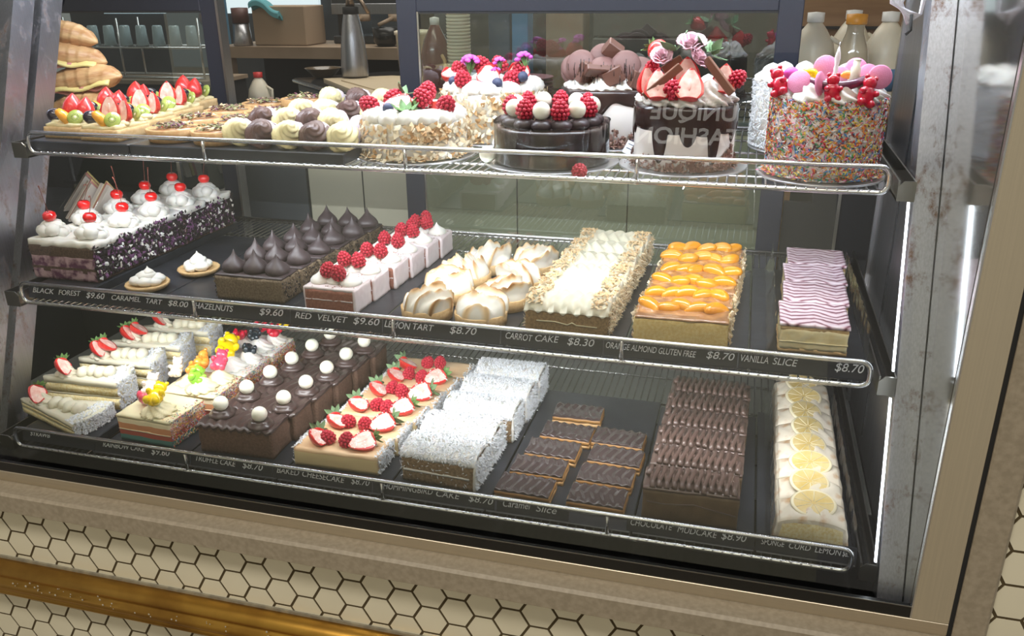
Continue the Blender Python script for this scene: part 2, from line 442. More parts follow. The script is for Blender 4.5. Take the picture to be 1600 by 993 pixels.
GUM = {'yellow': mat('yellow_gummy', (0.90, 0.62, 0.0), 0.2, coat=0.5), 'green': mat('green_gummy', (0.28, 0.62, 0.05), 0.2, coat=0.5),
       'orange': mat('orange_gummy', (0.88, 0.30, 0.04), 0.2, coat=0.5), 'pink': mat('pink_gummy', (0.75, 0.07, 0.13), 0.2, coat=0.5),
       'red': mat('red_gummy', (0.60, 0.01, 0.04), 0.2, coat=0.5), 'black': mat('black_gummy', (0.02, 0.03, 0.04), 0.2, coat=0.5),
       'clear': mat('clear_gummy', (0.80, 0.72, 0.62), 0.2, coat=0.5)}
RAIN = [mat('teal_layer', (0.10, 0.27, 0.24), 0.8), mat('red_layer', (0.50, 0.11, 0.07), 0.8), mat('orange_layer', (0.68, 0.30, 0.14), 0.8), mat('cream_layer', (0.85, 0.74, 0.50), 0.7)]
CHEESE = mat('cheesecake', (0.70, 0.46, 0.25), 0.45, col2=(0.74, 0.54, 0.34), scale=14)
CHEESI = mat('cheesecake_inside', (0.78, 0.62, 0.33), 0.6)
LEMON = mat('lemon_slice', (0.60, 0.42, 0.12), 0.3, coat=0.4, col2=(0.66, 0.52, 0.25), scale=50)
LEMONR = mat('lemon_rim', (0.74, 0.66, 0.46), 0.4)
MERW = mat('icing_pale', (0.66, 0.59, 0.48), 0.42, col2=(0.46, 0.26, 0.11), scale=45, detail=5, contrast=(0.5, 0.7))
PLAST = glass_mat('cling_film', (0.96, 0.97, 0.97), 1.6, rough=0.12)
CROI = mat('croissant_crust', (0.42, 0.19, 0.065), 0.42, col2=(0.66, 0.42, 0.20), scale=22, detail=6, stretch=(1, 1, 5), bump=0.5, bscale=90)
HAM = mat('ham', (0.60, 0.24, 0.20), 0.5)
CHEES = mat('cheese_slice', (0.74, 0.60, 0.22), 0.45)

def meringue_mat():
    m = mat('toasted_meringue', (0.86, 0.84, 0.79), 0.42, sss=0.1)
    nt = m.node_tree; N = nt.nodes; L = nt.links; b = N['Principled BSDF']
    a = N.new('ShaderNodeAttribute'); a.attribute_name = 'toast'
    cr = N.new('ShaderNodeValToRGB')
    e = cr.color_ramp.elements
    e[0].position = 0.45; e[0].color = (0.76, 0.72, 0.64, 1); e[1].position = 0.95; e[1].color = (0.40, 0.19, 0.06, 1)
    k = e.new(0.72); k.color = (0.70, 0.50, 0.27, 1)
    L.new(a.outputs['Fac'], cr.inputs['Fac']); L.new(cr.outputs['Color'], b.inputs['Base Color'])
    return m
MERING = meringue_mat()
def marble_mat():
    m = mat('feathered_icing', (0.80, 0.66, 0.70), 0.35, coat=0.2)
    nt = m.node_tree; N = nt.nodes; L = nt.links; b = N['Principled BSDF']
    tc = N.new('ShaderNodeTexCoord'); sp = N.new('ShaderNodeSeparateXYZ'); L.new(tc.outputs['Object'], sp.inputs[0])
    def math_(op, a, bb):
        n = N.new('ShaderNodeMath'); n.operation = op
        for i, q in enumerate((a, bb)):
            if hasattr(q, 'links'): L.new(q, n.inputs[i])
            elif q is not None: n.inputs[i].default_value = q
        return n.outputs[0]
    nz = N.new('ShaderNodeTexNoise'); nz.inputs['Scale'].default_value = 14; L.new(tc.outputs['Object'], nz.inputs['Vector'])
    # chevrons dragged along x: y + zigzag(x)
    px = math_('MULTIPLY', sp.outputs['X'], 30.0)
    tri = math_('PINGPONG', px, 1.0)
    zz = math_('MULTIPLY', tri, 0.017)
    yy = math_('ADD', sp.outputs['Y'], zz)
    yn = math_('ADD', yy, math_('MULTIPLY', nz.outputs['Fac'], 0.05))
    st = math_('SINE', math_('MULTIPLY', yn, 380.0), None)
    cr = N.new('ShaderNodeValToRGB'); e = cr.color_ramp.elements
    e[0].position = 0.0; e[0].color = (0.76, 0.64, 0.69, 1); e[1].position = 1.0; e[1].color = (0.16, 0.05, 0.07, 1)
    k = e.new(0.55); k.color = (0.66, 0.49, 0.55, 1); k = e.new(0.84); k.color = (0.40, 0.22, 0.27, 1)
    L.new(math_('MULTIPLY_ADD', st, 0.5), cr.inputs['Fac'])
    cr.inputs['Fac'].links[0].from_node.inputs[2].default_value = 0.5
    L.new(cr.outputs['Color'], b.inputs['Base Color'])
    return m
MARBLE = marble_mat()

# ------------------------------------------------------------------ the tiled shop front
H3 = sqrt(3)
XL, XR = -34.0, 47.0
mb = MB()
OPX0, OPX1, OPZ0 = -27.2, 33.8, 1.0
# grout bed (brown) around the opening of the case, 3 units thick
for (x0, x1, z0, z1) in ((XL, XR, -22, OPZ0), (OPX1, XR, OPZ0, 40), (XL, OPX0, OPZ0, 40)):
    mb.box(x0, x1, 0.035, 2.5, z0, z1, 0)
g = 0.072
n0 = int(XL/1.5)-1
for n in range(n0, int(XR/1.5)+2):
    cx = 1.5*n
    for k in range(-13, 12):
        cz = H3*k + (-H3/2 if n % 2 == 0 else 0)
        if cx-1 > OPX0-1 and cx+1 < OPX1+0.9 and cz > 1.0: continue
        if cz > 14 and cx < 30: continue
        pts = []
        for a in range(6):
            an = a*pi/3
            pts.append((cx+(1-g*1.155)*cos(an), cz+(1-g*1.155)*sin(an)))
        # keep tiles out of the opening
        if cx < OPX0 or cx > 33.9 or cz < 1.0:
            mb.prism(pts, -0.0, 0.08, 'y', 1)
structure('wall_front', mb, [GROUT, TILE])

mb = MB(); mb.box(-60, 60, -160, 140, -24, -22, 0)
structure('floor', mb, [mat('shop_floor', (0.20, 0.17, 0.13), 0.4, col2=(0.26, 0.22, 0.17), scale=3)])

# stone sill and jamb framing the opening
mb = MB()
mb.prism([(0.05, 0.62), (-1.12, 0.62), (-1.2, 0.70), (-1.2, 1.80), (-1.05, 1.95), (0.6, 1.95), (0.6, 0.62)], -30, 35.3, 'x', 0)
structure('trim_1', mb, [STONE], 'speckled brown stone sill under the glass case')
mb = MB()
mb.prism([(33.92, -0.12), (34.0, -0.2), (35.15, -0.2), (35.28, -0.08), (35.28, 0.8), (33.92, 0.8)], 1.96, 40, 'z', 0)
structure('trim_2', mb, [STONE], 'brown stone jamb right of the glass case')
# brass moulding across the tiles
mb = MB()
prof = [(0.0,-3.92),(-0.35,-3.86),(-0.80,-4.00),(-1.05,-4.28),(-1.02,-4.52),(-0.90,-4.62),(-0.98,-4.72),(-1.18,-4.92),(-1.22,-5.2),(-1.10,-5.45),(-0.95,-5.52),(-0.98,-5.62),(-1.05,-5.8),(-0.88,-6.02),(-0.45,-6.12),(0.0,-6.1)]
mb.prism(prof, XL, XR, 'x', 0, smooth=True)
structure('trim_3', mb, [BRASS], 'aged brass moulding across the tiled wall')
mb = MB(); mb.box(XL, XR, -0.12, 0.02, -3.95, -3.72, 0)
structure('trim_4', mb, [mat('grey_caulk', (0.20, 0.18, 0.14), 0.8, col2=(0.3, 0.27, 0.2), scale=60)], 'grey sealant line above the brass moulding')
mb = MB()
random.seed(3)
for i in range(150):
    x = R(-22, 8) if i % 3 else R(-20, -8); a = R(0.15, 0.95)
    zz = -3.95-2.1*a; yy = -0.35-0.85*sin(pi*a)*0.95
    r = R(0.02, 0.085)
    mb.ell((x, yy-0.03, zz), (r, r*0.5, r), 6, 4)
structure('trim_5', mb, [SPLAT], 'dried splashes on the brass moulding')

# ------------------------------------------------------------------ display case carcass
LEAN = 0.402
def lean(z, off=0.0): return 1.55 + LEAN*(z-2.34) + off

case = thing('display_case', 'long stainless steel and glass cake display case set in the tiled shop front', 'display case', (0, 0, 0))
mb = MB()
mb.box(-27, 33.75, 0.02, 0.5, 1.96, 2.66, 0)
mb.box(-27, 33.75, -0.03, 0.03, 2.05, 2.66, 0, bev=0.02)
obj('sill_trim', mb, [STEELH], case)
mb = MB(); mb.box(-27, 32.15, 0.03, 0.30, 2.67, 3.24, 0); mb.box(-27, 32.15, 0.02, 0.06, 3.24, 3.28, 1)
obj('black_kick_strip', mb, [BLACK, BRACK], case)
mb = MB(); mb.box(32.2, 33.74, -0.04, 0.4, 2.68, 40, 0, bev=0.02)
mb.box(32.13, 32.2, -0.02, 0.3, 2.68, 40, 1)
obj('front_frame', mb, [STEELW, CHROME], case)
mb = MB(); mb.box(33.74, 33.95, -0.03, 0.7, 1.96, 40, 0)
obj('frame_gap', mb, [BLACKM], case)
mb = MB()
mb.box(-27, 32.2, 0.30, 27.5, 1.5, 1.96, 0)
mb.box(-27, 32.2, 0.55, 0.9, 1.96, 2.35, 0)
mb.prism([(19.35-0.15, 0.9), (19.35+0.05, 0.9), (19.6, 1.9), (19.35, 1.9)], 1.96, 2.0, 'z', 1)
obj('case_floor', mb, [BLACK, CHROME], case)
mb = MB(); mb.box(-27, 31.6, 9.0, 27.0, 1.97, 2.03, 0); obj('floor_sheet', mb, [mat('dull_floor_sheet', (.16, .165, .15), .5)], case)
# mirror-like side panel on the right, seen at a grazing angle
mb = MB(); mb.box(32.12, 32.3, 0.4, 28.2, 1.96, 40, 0)
obj('side_panel', mb, [SIDEG], case)
mb = MB()
mb.prism([(3.4, 1.96), (23.4, 1.96), (23.4, 34), (16.3, 34)], 31.70, 31.95, 'x', 0)
mb.box(31.64, 31.72, 16.1, 16.35, 3.0, 34, 1)
mb.box(31.5, 31.7, 23.2, 23.5, 1.96, 34, 0)
obj('inner_side_sheet', mb, [STEELC, BLACKM], case)
def post(x0, x1, off, dirx, name='post'):
    mb = MB()
    def sec(x0, x1, y0, y1, m=0):
        b = []
        for z in (1.96, 34):
            yy = lean(z, off)
            b += [(x0, yy+y0, z), (x1, yy+y0, z), (x1, yy+y1, z), (x0, yy+y1, z)]
        mb.add(b, [(0,3,2,1),(4,5,6,7),(0,1,5,4),(1,2,6,5),(2,3,7,6),(3,0,4,7)], m)
    sec(x0, x1, 0, 0.18)
    if dirx > 0: sec(x1-0.16, x1, 0.18, 1.75)
    elif dirx < 0: sec(x0, x0+0.16, 0.18, 1.75)
    o = obj(name, mb, [STEEL], case)
    return o
post(30.98, 32.08, 0.0, -1)
post(-22.65, -21.6, 0.0, 1)
post(-22.5, -21.4, 2.2, 1)
# LED strip that runs down the leaning right post between the brackets
mb = MB()
for z0, z1 in ((12.25, 19.6), (3.9, 11.05)):
    b = []
    for z in (z0, z1):
        yy = lean(z, -0.12)
        b += [(30.72, yy, z), (30.82, yy, z), (30.82, yy+0.12, z), (30.72, yy+0.12, z)]
    mb.add(b, [(0,3,2,1),(4,5,6,7),(0,1,5,4),(1,2,6,5),(2,3,7,6),(3,0,4,7)], 0)
obj('light_strip', mb, [LED], case)
# leaning front pane
mb = MB()
b = []
for z in (2.4, 34):
    yy = 0.42+0.364*(z-2.4)
    b += [(-27, yy, z), (32.1, yy, z), (32.1, yy+0.12, z), (-27, yy+0.12, z)]
mb.add([b[0], b[1], b[5], b[4]], [(0, 1, 2, 3)], 0)
obj('front_glass', mb, [GLASS], case)

# sliding doors at the back, dark framed
def door(x0, x1, y, z0, z1, w, label=None):
    t = thing('sliding_door', label, 'sliding door', (0, 0, 0))
    mb = MB()
    mb.box(x0, x0+w, y, y+0.5, z0, z1, 0, bev=0.05); mb.box(x1-w, x1, y, y+0.5, z0, z1, 0, bev=0.05)
    mb.box(x0+w, x1-w, y, y+0.5, z1-w*1.5, z1, 0, bev=0.05); mb.box(x0+w, x1-w, y, y+0.5, z0, z0+w*0.8, 0, bev=0.05)
    mb.box(x0+w, x1-w, y-0.03, y+0.03, z1-w*1.5-0.12, z1-w*1.5, 1)
    obj('frame', mb, [DARKST, BLACKM], t)
    mb = MB(); mb.add([(x0+w*0.9, y+0.2, z0+0.3), (x1-w*0.9, y+0.2, z0+0.3), (x1-w*0.9, y+0.2, z1-0.3), (x0+w*0.9, y+0.2, z1-0.3)], [(0, 1, 2, 3)], 0)
    obj('pane', mb, [GLASSB if x1 > 0 else GLASSL], t)
    mb = MB(); mb.box(x0+w+0.02, x0+w+0.14, y-0.04, y+0.1, z0+1, z1-w*1.5, 0); obj('edge_trim', mb, [CHROME], t)
    return t
door(-1.95, 25.98, 26.3, 2.25, 29.8, 1.55, 'dark blue framed sliding glass door behind the frosted cakes')
door(-45, -17.0, 26.9, 2.25, 29.8, 1.5, 'dark framed sliding glass door at the left behind the fruit tarts')
mb = MB(); mb.box(-16.95, -16.75, 26.6, 27.6, 1.96, 33, 0); mb.box(-45, 31.9, 26.0, 27.6, 29.9, 31.2, 1); mb.box(-45, 31.9, 26.0, 27.6, 1.96, 2.2, 1)
obj('door_track', mb, [STEELC, DARKST], case)
mb = MB()
mb.box(27.9, 31.9, 26.6, 27.1, 2.0, 20.0, 0); mb.box(29.55, 29.75, 26.5, 26.6, 2.0, 20.0, 1); mb.box(26.05, 27.9, 26.6, 27.1, 2.0, 15.0, 0)
obj('back_panel', mb, [BLACKM, BRACK], case)

# ------------------------------------------------------------------ wire shelves
def shelf(zr, yr, label, ends=(-18.72, 29.72)):
    """zr = height of the lower rail, yr = its distance from the wall face"""
    t = thing('wire_shelf', label, 'shelf', (0, 0, 0))
    x0, x1 = ends; h = 1.24
    mb = MB()
    path = []
    rr = 0.42
    for (cx, cz, a0) in ((x1-rr, zr+h-rr, 90), (x1-rr, zr+rr, 0), (x0+rr, zr+rr, -90), (x0+rr, zr+h-rr, 180)):
        for k in range(5):
            a = radians(a0-k*22.5)
            path.append((cx+rr*cos(a), yr, cz+rr*sin(a)))
    mb.tube(path, 0.125, 10, 0, closed=True)
    obj('front_rail', mb, [CHROME], t)
    for px in (-6.6, 5.7, 18.05):
        mb = MB(); mb.tube([(px, yr, zr), (px, yr, zr+h)], 0.11, 8)
        mb.ell((px, yr, zr), (0.22, 0.15, 0.15), 8, 6)
        obj('rail_post', mb, [CHROME], t)
    mb = MB()
    n = 104
    for i in range(n):
        x = x0+0.35+(x1-x0-0.7)*i/(n-1)
        mb.tube([(x, yr-0.10, zr+0.10), (x, yr+0.12, zr+0.03), (x, 25.6, zr+0.03)], 0.055, 6)
    for y in (yr+0.9, 11.0, 14.6, 17.4, 21.5, 25.5):
        mb.tube([(x0+0.1, y, zr-0.09), (x1-0.1, y, zr-0.09)], 0.075, 6)
    mb.tube([(x0-0.3, 25.75, zr+0.05), (x1+1.2, 25.75, zr+0.05)], 0.12, 8)
    obj('wire_grid', mb, [CHROME], t)
    for (a, b, s) in ((x1+0.42, x1+1.2, 1), (x0-1.25, x0-0.25, -1)):
        mb = MB()
        zt = zr+0.62; zb = zr-0.32
        mb.box(a, b, yr-0.02, 25.6, zb, zb+0.12, 0)
        mb.box(a, a+0.08, yr-0.02, 25.6, zb, zt, 0)
        mb.box(b-0.08, b, yr-0.02, 25.6, zb, zt, 0)
        mb.prism([(a, zb), (b, zb), (b, zt), (a+0.25 if s > 0 else a, zt), (a, zt-0.25 if s > 0 else zt)] if s > 0 else [(a, zb), (b, zb), (b, zt-0.25), (b-0.25, zt), (a, zt)], yr-0.08, yr, 'y', 1)
        mb.box(a+0.3, b-0.3, yr+0.1, 25.6, zb+0.2, zb+0.5, 2)
        obj('side_bracket', mb, [BRACK, BRACK, BLACK], t)
    return t
ZT, ZM, ZB = 20.06, 11.50, 3.08
shelf(ZT, 8.05, 'chrome wire top shelf holding the frosted cakes and small tarts')
shelf(ZM, 5.05, 'chrome wire middle shelf holding cherry topped slices and meringue tarts')
shelf(ZB, 2.15, 'chrome wire bottom shelf holding truffle cake and coconut slices')
GT, GM, GB = ZT+0.09, ZM+0.09, ZB+0.09     # top of the wires

# black trays the slices lie on
def tray(x0, x1, y0, y1, z, label):
    mb = MB(); mb.box(x0, x1, y0, y1, 0, 0.10, 0, bev=0.03)
    o = obj('tray', mb, [TRAY], None, (0, 0, z)); tag(o, label, 'tray', 'black boards under the slices')
tray(-14.7, -10.6, 5.6, 20.3, GM, 'black tray under the small cream tarts')
tray(-10.5, -2.0, 5.35, 20.6, GM, 'black tray under the dark hazelnut slices')
tray(-1.9, 4.1, 5.35, 20.9, GM, 'black tray under the raspberry topped slices')
tray(4.2, 11.9, 5.35, 17.6, GM, 'black tray under the toasted meringue tarts')
tray(12.0, 17.9, 5.35, 20.5, GM, 'black tray under the toasted coconut carrot slices')
tray(18.0, 24.2, 5.35, 20.5, GM, 'black tray under the mandarin topped slices')
tray(24.3, 29.9, 5.35, 21.5, GM, 'black tray under the pink feathered custard slices')
tray(-13.4, -7.6, 2.4, 16.4, GB, 'black tray under the sprinkle sided slices')
tray(-7.5, -1.0, 2.4, 15.9, GB, 'black tray under the truffle slices')
tray(-0.9, 5.5, 2.4, 16.2, GB, 'black tray under the strawberry cheesecake')
tray(5.6, 11.4, 2.4, 16.8, GB, 'black tray under the white coconut slices')
tray(11.5, 19.2, 2.4, 17.2, GB, 'black tray under the caramel slices')
tray(19.3, 25.3, 2.4, 16.6, GB, 'black tray under the wavy chocolate mud slices')
tray(25.4, 30.0, 2.4, 17.4, GB, 'black tray under the lemon topped slices')
def deep_tray(x0, x1, y0, y1, z, label):
    mb = MB(); mb.box(x0, x1, y0, y1, 0, 0.62, 0, bev=0.06)
    tag(obj('deep_tray', mb, [TRAY], None, (0, 0, z)), label, 'tray')
deep_tray(-18.9, -14.8, 5.7, 22.6, GM, 'thick dark tray under the black forest slices')
deep_tray(-18.9, -13.6, 2.8, 17.4, GB, 'thick dark tray under the strawberry cream wedges')
deep_tray(-18.9, -11.9, 8.3, 25.4, GT, 'thick dark tray under the glazed fruit tarts')
deep_tray(-11.8, 2.0, 8.3, 25.4, GT, 'thick dark tray under the nut tarts and cream puffs')

# ------------------------------------------------------------------ price strips with marker writing
def text_mesh(s, size, shear=0.0, bold=0.0, width=None):
    c = bpy.data.curves.new('lettering', 'FONT'); c.body = s; c.size = size*U; c.shear = shear
    c.extrude = 0.012*U; c.offset = bold*U; c.align_x = 'LEFT'; c.align_y = 'CENTER'
    o = bpy.data.objects.new('tmp', c); COL.objects.link(o)
    dg = bpy.context.evaluated_depsgraph_get(); dg.update()
    me = bpy.data.meshes.new_from_object(o.evaluated_get(dg))
    bpy.data.objects.remove(o)
    xs = [v.co.x for v in me.vertices]; x0, x1 = min(xs), max(xs)
    if width:
        k = width*U/(x1-x0)
        for v in me.vertices: v.co.x = (v.co.x-x0)*k
    return me
TILTR = radians(-14)
def card(x0, x1, y, z, h, words, label):
    """words = [(x, width, text, size)]"""
    t = thing('price_card', label, 'price card', ((x0+x1)/2, y, z), rot=(TILTR, 0, 0))
    w = (x1-x0)/2
    mb = MB(); mb.box(-w, w, -0.02, 0.02, 0, h, 0); obj('card', mb, [STRIP], t)
    for (tx, tw, s, sz) in words:
        me = text_mesh(s, sz*1.04, 0.22, 0.0, tw); me.materials.clear(); me.materials.append(CHALK)
        o = put('lettering', me, t, (tx-(x0+x1)/2, -0.032, h*0.56), (pi/2, random.uniform(-.03, .03), 0))
ym, zm = 5.30, 11.72
card(-18.5, -12.75, ym, zm, 0.86, [(-18.2, 1.55, 'BLACK', .42), (-16.3, 1.6, 'FOREST', .42), (-14.3, 1.3, '$9.60', .46)], 'black card lettered black forest $9.60 in white marker')
card(-12.7, -7.0, ym, zm, 0.86, [(-12.5, 2.0, 'CARAMEL', .40), (-10.1, 1.1, 'TART', .40), (-8.6, 1.35, '$8.00', .44)], 'black card lettered caramel tart $8.00')
card(-6.95, -0.7, ym, zm, 0.86, [(-6.8, 2.5, 'HAZELNUTS', .46), (-2.6, 1.5, '$9.60', .5)], 'black card lettered hazelnuts $9.60')
card(-0.65, 4.9, ym, zm, 0.86, [(-.35, 1.0, 'RED', .46), (1.05, 1.8, 'VELVET', .46), (3.2, 1.55, '$9.60', .5)], 'black card lettered red velvet $9.60')
card(4.95, 11.6, ym, zm, 0.86, [(5.05, 1.5, 'LEMON', .5), (6.7, 1.2, 'TART', .46), (8.8, 1.5, '$8.70', .5)], 'black card lettered lemon tart $8.70')
card(11.65, 17.05, ym, zm, 0.86, [(11.9, 1.45, 'CARROT', .46), (13.5, 1.25, 'CAKE', .46), (15.2, 1.4, '$8.30', .5)], 'black card lettered carrot cake $8.30')
card(17.1, 23.7, ym, zm, 0.86, [(17.2, 4.5, 'ORANGE ALMOND GLUTEN FREE', .42), (22.2, 1.35, '$8.70', .48)], 'black card lettered orange almond gluten free $8.70')
card(23.75, 29.9, ym, zm, 0.86, [(23.85, 1.3, 'VANILLA', .46), (25.35, 1.15, 'SLICE', .46), (28.2, 1.3, '$8.70', .54)], 'black card lettered vanilla slice $8.70')
yb, zb = 2.40, 3.34
card(-18.5, -13.2, yb, zb, 0.86, [(-17.9, 1.45, 'STRAWB', .34)], 'black card with faint white writing under the strawberry wedges')
card(-13.15, -6.6, yb, zb, 0.86, [(-12.6, 2.95, 'RAINBOW CAKE', .42), (-9.2, 1.25, '$9.60', .5)], 'black card lettered rainbow cake $9.60')
card(-6.55, -1.2, yb, zb, 0.86, [(-6.2, 2.65, 'TRUFFLE CAKE', .44), (-3.1, 1.3, '$8.70', .5)], 'black card lettered truffle cake $8.70')
card(-1.15, 4.95, yb, zb, 0.86, [(-.9, 1.4, 'BAKED', .46), (.7, 2.6, 'CHEESECAKE', .46), (3.7, 1.1, '$8.70', .46)], 'black card lettered baked cheesecake $8.70')
card(5.0, 12.0, yb, zb, 0.86, [(5.6, 2.9, 'HUMMINGBIRD', .46), (8.7, 1.35, 'CAKE', .46), (10.55, 1.35, '$8.70', .46)], 'black card lettered hummingbird cake $8.70')
card(12.1, 16.0, yb, zb, 0.86, [(12.45, 1.5, 'Caramel', .5), (14.25, 1.1, 'Slice', .5)], 'short black card lettered caramel slice')
card(19.0, 25.3, yb, zb, 0.86, [(19.2, 2.1, 'CHOCOLATE', .44), (21.55, 1.95, 'MUDCAKE', .44), (23.7, 1.2, '$8.90', .5)], 'black card lettered chocolate mudcake $8.90')
card(25.35, 30.0, yb, zb, 0.86, [(25.6, 1.1, 'SPONGE', .38), (26.9, 1.0, 'CURD', .38), (28.1, 1.2, 'LEMON', .42), (29.35, .5, '$8.70', .4)], 'black card lettered sponge curd lemon at the right end of the bottom shelf')

# ================================================================== FOOD: shared pieces
def m_raspberry():
    mb = MB()
    mb.ell((0, 0, 0.42), (0.33, 0.33, 0.40), 10, 8)
    k = 0
    for (zz, rr, n) in ((0.10, 0.27, 9), (0.27, 0.36, 11), (0.45, 0.355, 11), (0.62, 0.285, 9), (0.76, 0.18, 6), (0.84, 0.05, 2)):
        for i in range(n):
            a = 2*pi*(i+0.5*(k % 2))/n
            mb.ell((rr*cos(a), rr*sin(a), zz), (0.105, 0.105, 0.105), 6, 5)
        k += 1
    return mb.mesh('raspberry', [RASP])
def half_outline(t):
    # half width of a strawberry along its length t in 0 (tip) .. 1 (calyx)
    return 0.52*(sin(pi*min(1, t*0.93+0.0))**0.62 if t < 0.6 else (0.97-0.9*(t-0.6)**1.3*0.9))*(0.98)
def strawberry(name, sugar=False, whole=False):
    """lying along +x from the tip (x=0) to the calyx (x=1.35); cut face up"""
    mb = MB(); L = 1.28; n = 12; h = 12
    ring = []
    W = [0.02]+[0.59*(sin(pi*0.62*(i/n)**0.8)) if i/n < 0.85 else 0.59*(sin(pi*0.62*(i/n)**0.8))*(1-1.9*(i/n-0.85)) for i in range(1, n+1)]
    vs = []; fs = []
    for i in range(n+1):
        x = L*i/n; w = W[i]
        for k in range(h+1):
            a = pi*k/h
            vs.append((x, w*cos(a), -w*sin(a)*0.9))
    for i in range(n):
        for k in range(h):
            a = i*(h+1)+k
            fs.append((a, a+1, a+h+2, a+h+1))
    mb.add(vs, fs, 0, True)
    if whole:
        mb.add([(x, y, -z) for x, y, z in vs], [tuple(reversed(f)) for f in fs], 0, True)
    else:
        # cut face: red rim then pale flesh, slightly domed
        vs = []; fs = []; ms = []
        for i in range(n+1):
            x = L*i/n
            for s_ in (-1, -0.80, -0.42, 0, 0.42, 0.80, 1):
                vs.append((x if abs(s_) < 1 else x, W[i]*s_, 0.03*(1-s_*s_)))
        for i in range(n):
            for k in range(6):
                a = i*7+k
                fs.append((a, a+7, a+8, a+1))
                ms.append(0 if k in (0, 5) or i == 0 else 1)
        b = len(mb.v); mb.v.extend(vs)
        for f, m_ in zip(fs, ms):
            mb.f.append(tuple(b+i for i in f)); mb.m.append(m_); mb.s.append(True)
        # core hollow
        mb.ell((L*0.56, 0, 0.03), (0.27, 0.07, 0.02), 10, 6, 1)
    # rear cap
    mb.ell((L, 0, -0.13 if not whole else 0), (0.06, W[-1]*0.98, 0.3), 10, 6, 0)
    if sugar:
        random.seed(9)
        for i in range(70):
            t = R(0.1, 1); x = L*t; w = W[int(t*n)]*0.95
            if whole or R(0, 1) < 0.45:
                a = R(0.25, pi-0.25); p = (x, w*cos(a), (w if whole else -w)*sin(a)*0.9); nn = (0, cos(a), sin(a))
            else:
                p = (x, R(-w, w), 0.035); nn = (0, 0, 1)
            mb.flake(p, nn, 0.10, 0.07, 0.02, 2, 0.2)
    return mb.mesh(name, [STRAW, STRIN, SUGAR])
def m_leaves(n=6, mt=None, L=0.55):
    mb = MB(); random.seed(n)
    for i in range(n):
        a = 2*pi*i/n + R(-.2, .2); l = L*R(0.8, 1.15); w = l*0.26
        d = Vector((0.45, cos(a), sin(a))).normalized(); s = Vector((0, -sin(a), cos(a))); up = d.cross(s)
        pts = []
        for (t, ww) in ((0, 0.25), (0.35, 1.0), (0.7, 0.75), (1, 0.02)):
            c = d*l*t + up*(0.18*l*t*t)
            pts += [c-s*w*ww, c+up*0.05*l, c+s*w*ww]
        fs = []
        for k in range(3):
            b = k*3; fs += [(b, b+1, b+4, b+3), (b+1, b+2, b+5, b+4)]
        mb.add(pts, fs, 0, True)
        mb.add([p-up*0.015 for p in pts], [tuple(reversed(f)) for f in fs], 0, True)
    mb.tube([(0, 0, 0), (0.22, 0.02, 0.05)], 0.03, 6)
    return mb.mesh('calyx', [mt or LEAF])
RASPM = m_raspberry()
STH = strawberry('strawberry'); STHS = strawberry('strawberry', sugar=True); STW = strawberry('strawberry', whole=True)
LEAVES = m_leaves(7); LEAVESP = m_leaves(6, LEAFP, 0.6)
def straw(parent, p, rz, me=None, pitch=0.0, roll=0.0, sc=1.0, leaves=True, lv=None):
    o = put('strawberry', me or STH, parent, p, (roll, pitch, rz), sc)
    if leaves: put('calyx', lv or LEAVES, o, (1.32, 0, -0.05), (0, 0, 0))
    return o
def rasp(parent, p, sc=1.0, tilt=(0, 0)):
    return put('raspberry', RASPM, parent, p, (tilt[0], tilt[1], R(0, 6)), sc)
def m_cherry():
    mb = MB()
    mb.lathe([(0.02, 0), (0.22, 0.03), (0.36, 0.16), (0.42, 0.34), (0.38, 0.52), (0.24, 0.64), (0.10, 0.63), (0.02, 0.58)], 18)
    return mb.mesh('cherry', [CHERRY])
CHM = m_cherry()
def cherry(parent, p, stem=1, rz=0):
    o = put('cherry', CHM, parent, p, (R(-.15, .15), R(-.15, .15), rz))
    if stem:
        mb = MB(); pts = []
        for i in range(9):
            t = i/8
            if stem == 2: pts.append((0.30*sin(t*pi*0.9), 0, 0.58+1.1*sin(t*pi*0.62)))
            else: pts.append((0.22*t*t*stem, 0.1*t, 0.58+1.75*t))
        mb.tube(pts, [0.022]*7+[0.03, 0.05], 5)
        obj('stem', mb, [STEM], o)
    return o
def ballmesh(r, m, nm): mb = MB(); mb.ell((0, 0, r), (r, r, r), 24, 14); return mb.mesh(nm, [m])
BALL = ballmesh(0.46, WCHOC, 'white_chocolate_ball')
BLUE = ballmesh(0.24, BLUEB, 'blueberry')
def rosette(mb, c, r, h, n=8, amp=0.16, tw=2.6, mat=0, seg=48, rings=11, tip=True, flat=0.0):
    prof = []
    for i in range(rings+1):
        t = i/rings
        rr = r*(1-t**1.6)**0.75*(1.0+0.10*sin(t*9)) if tip else r*(1-t**3)**0.5
        prof.append((max(rr, 0.012), h*t))
    def fn(a, rr, z):
        t = z/h
        w = 1+amp*(1-t*0.3)*cos(n*(a + tw*t))
        return rr*w, z
    mb.lathe(prof, seg, c, mat, fn)
def kiss(mb, c, r, h, mat=0, seg=20):
    prof = [(r*0.86, 0), (r, 0.12*h), (r*0.97, 0.25*h), (r*0.80, 0.40*h), (r*0.50, 0.55*h), (r*0.24, 0.70*h), (r*0.09, 0.87*h), (0.008, h)]
    ox, oy = R(-.1, .1)*r, R(-.1, .1)*r
    mb.lathe(prof, seg, c, mat, lambda a, rr, z: (rr*(1+0.03*sin(3*a+c[0])), z))
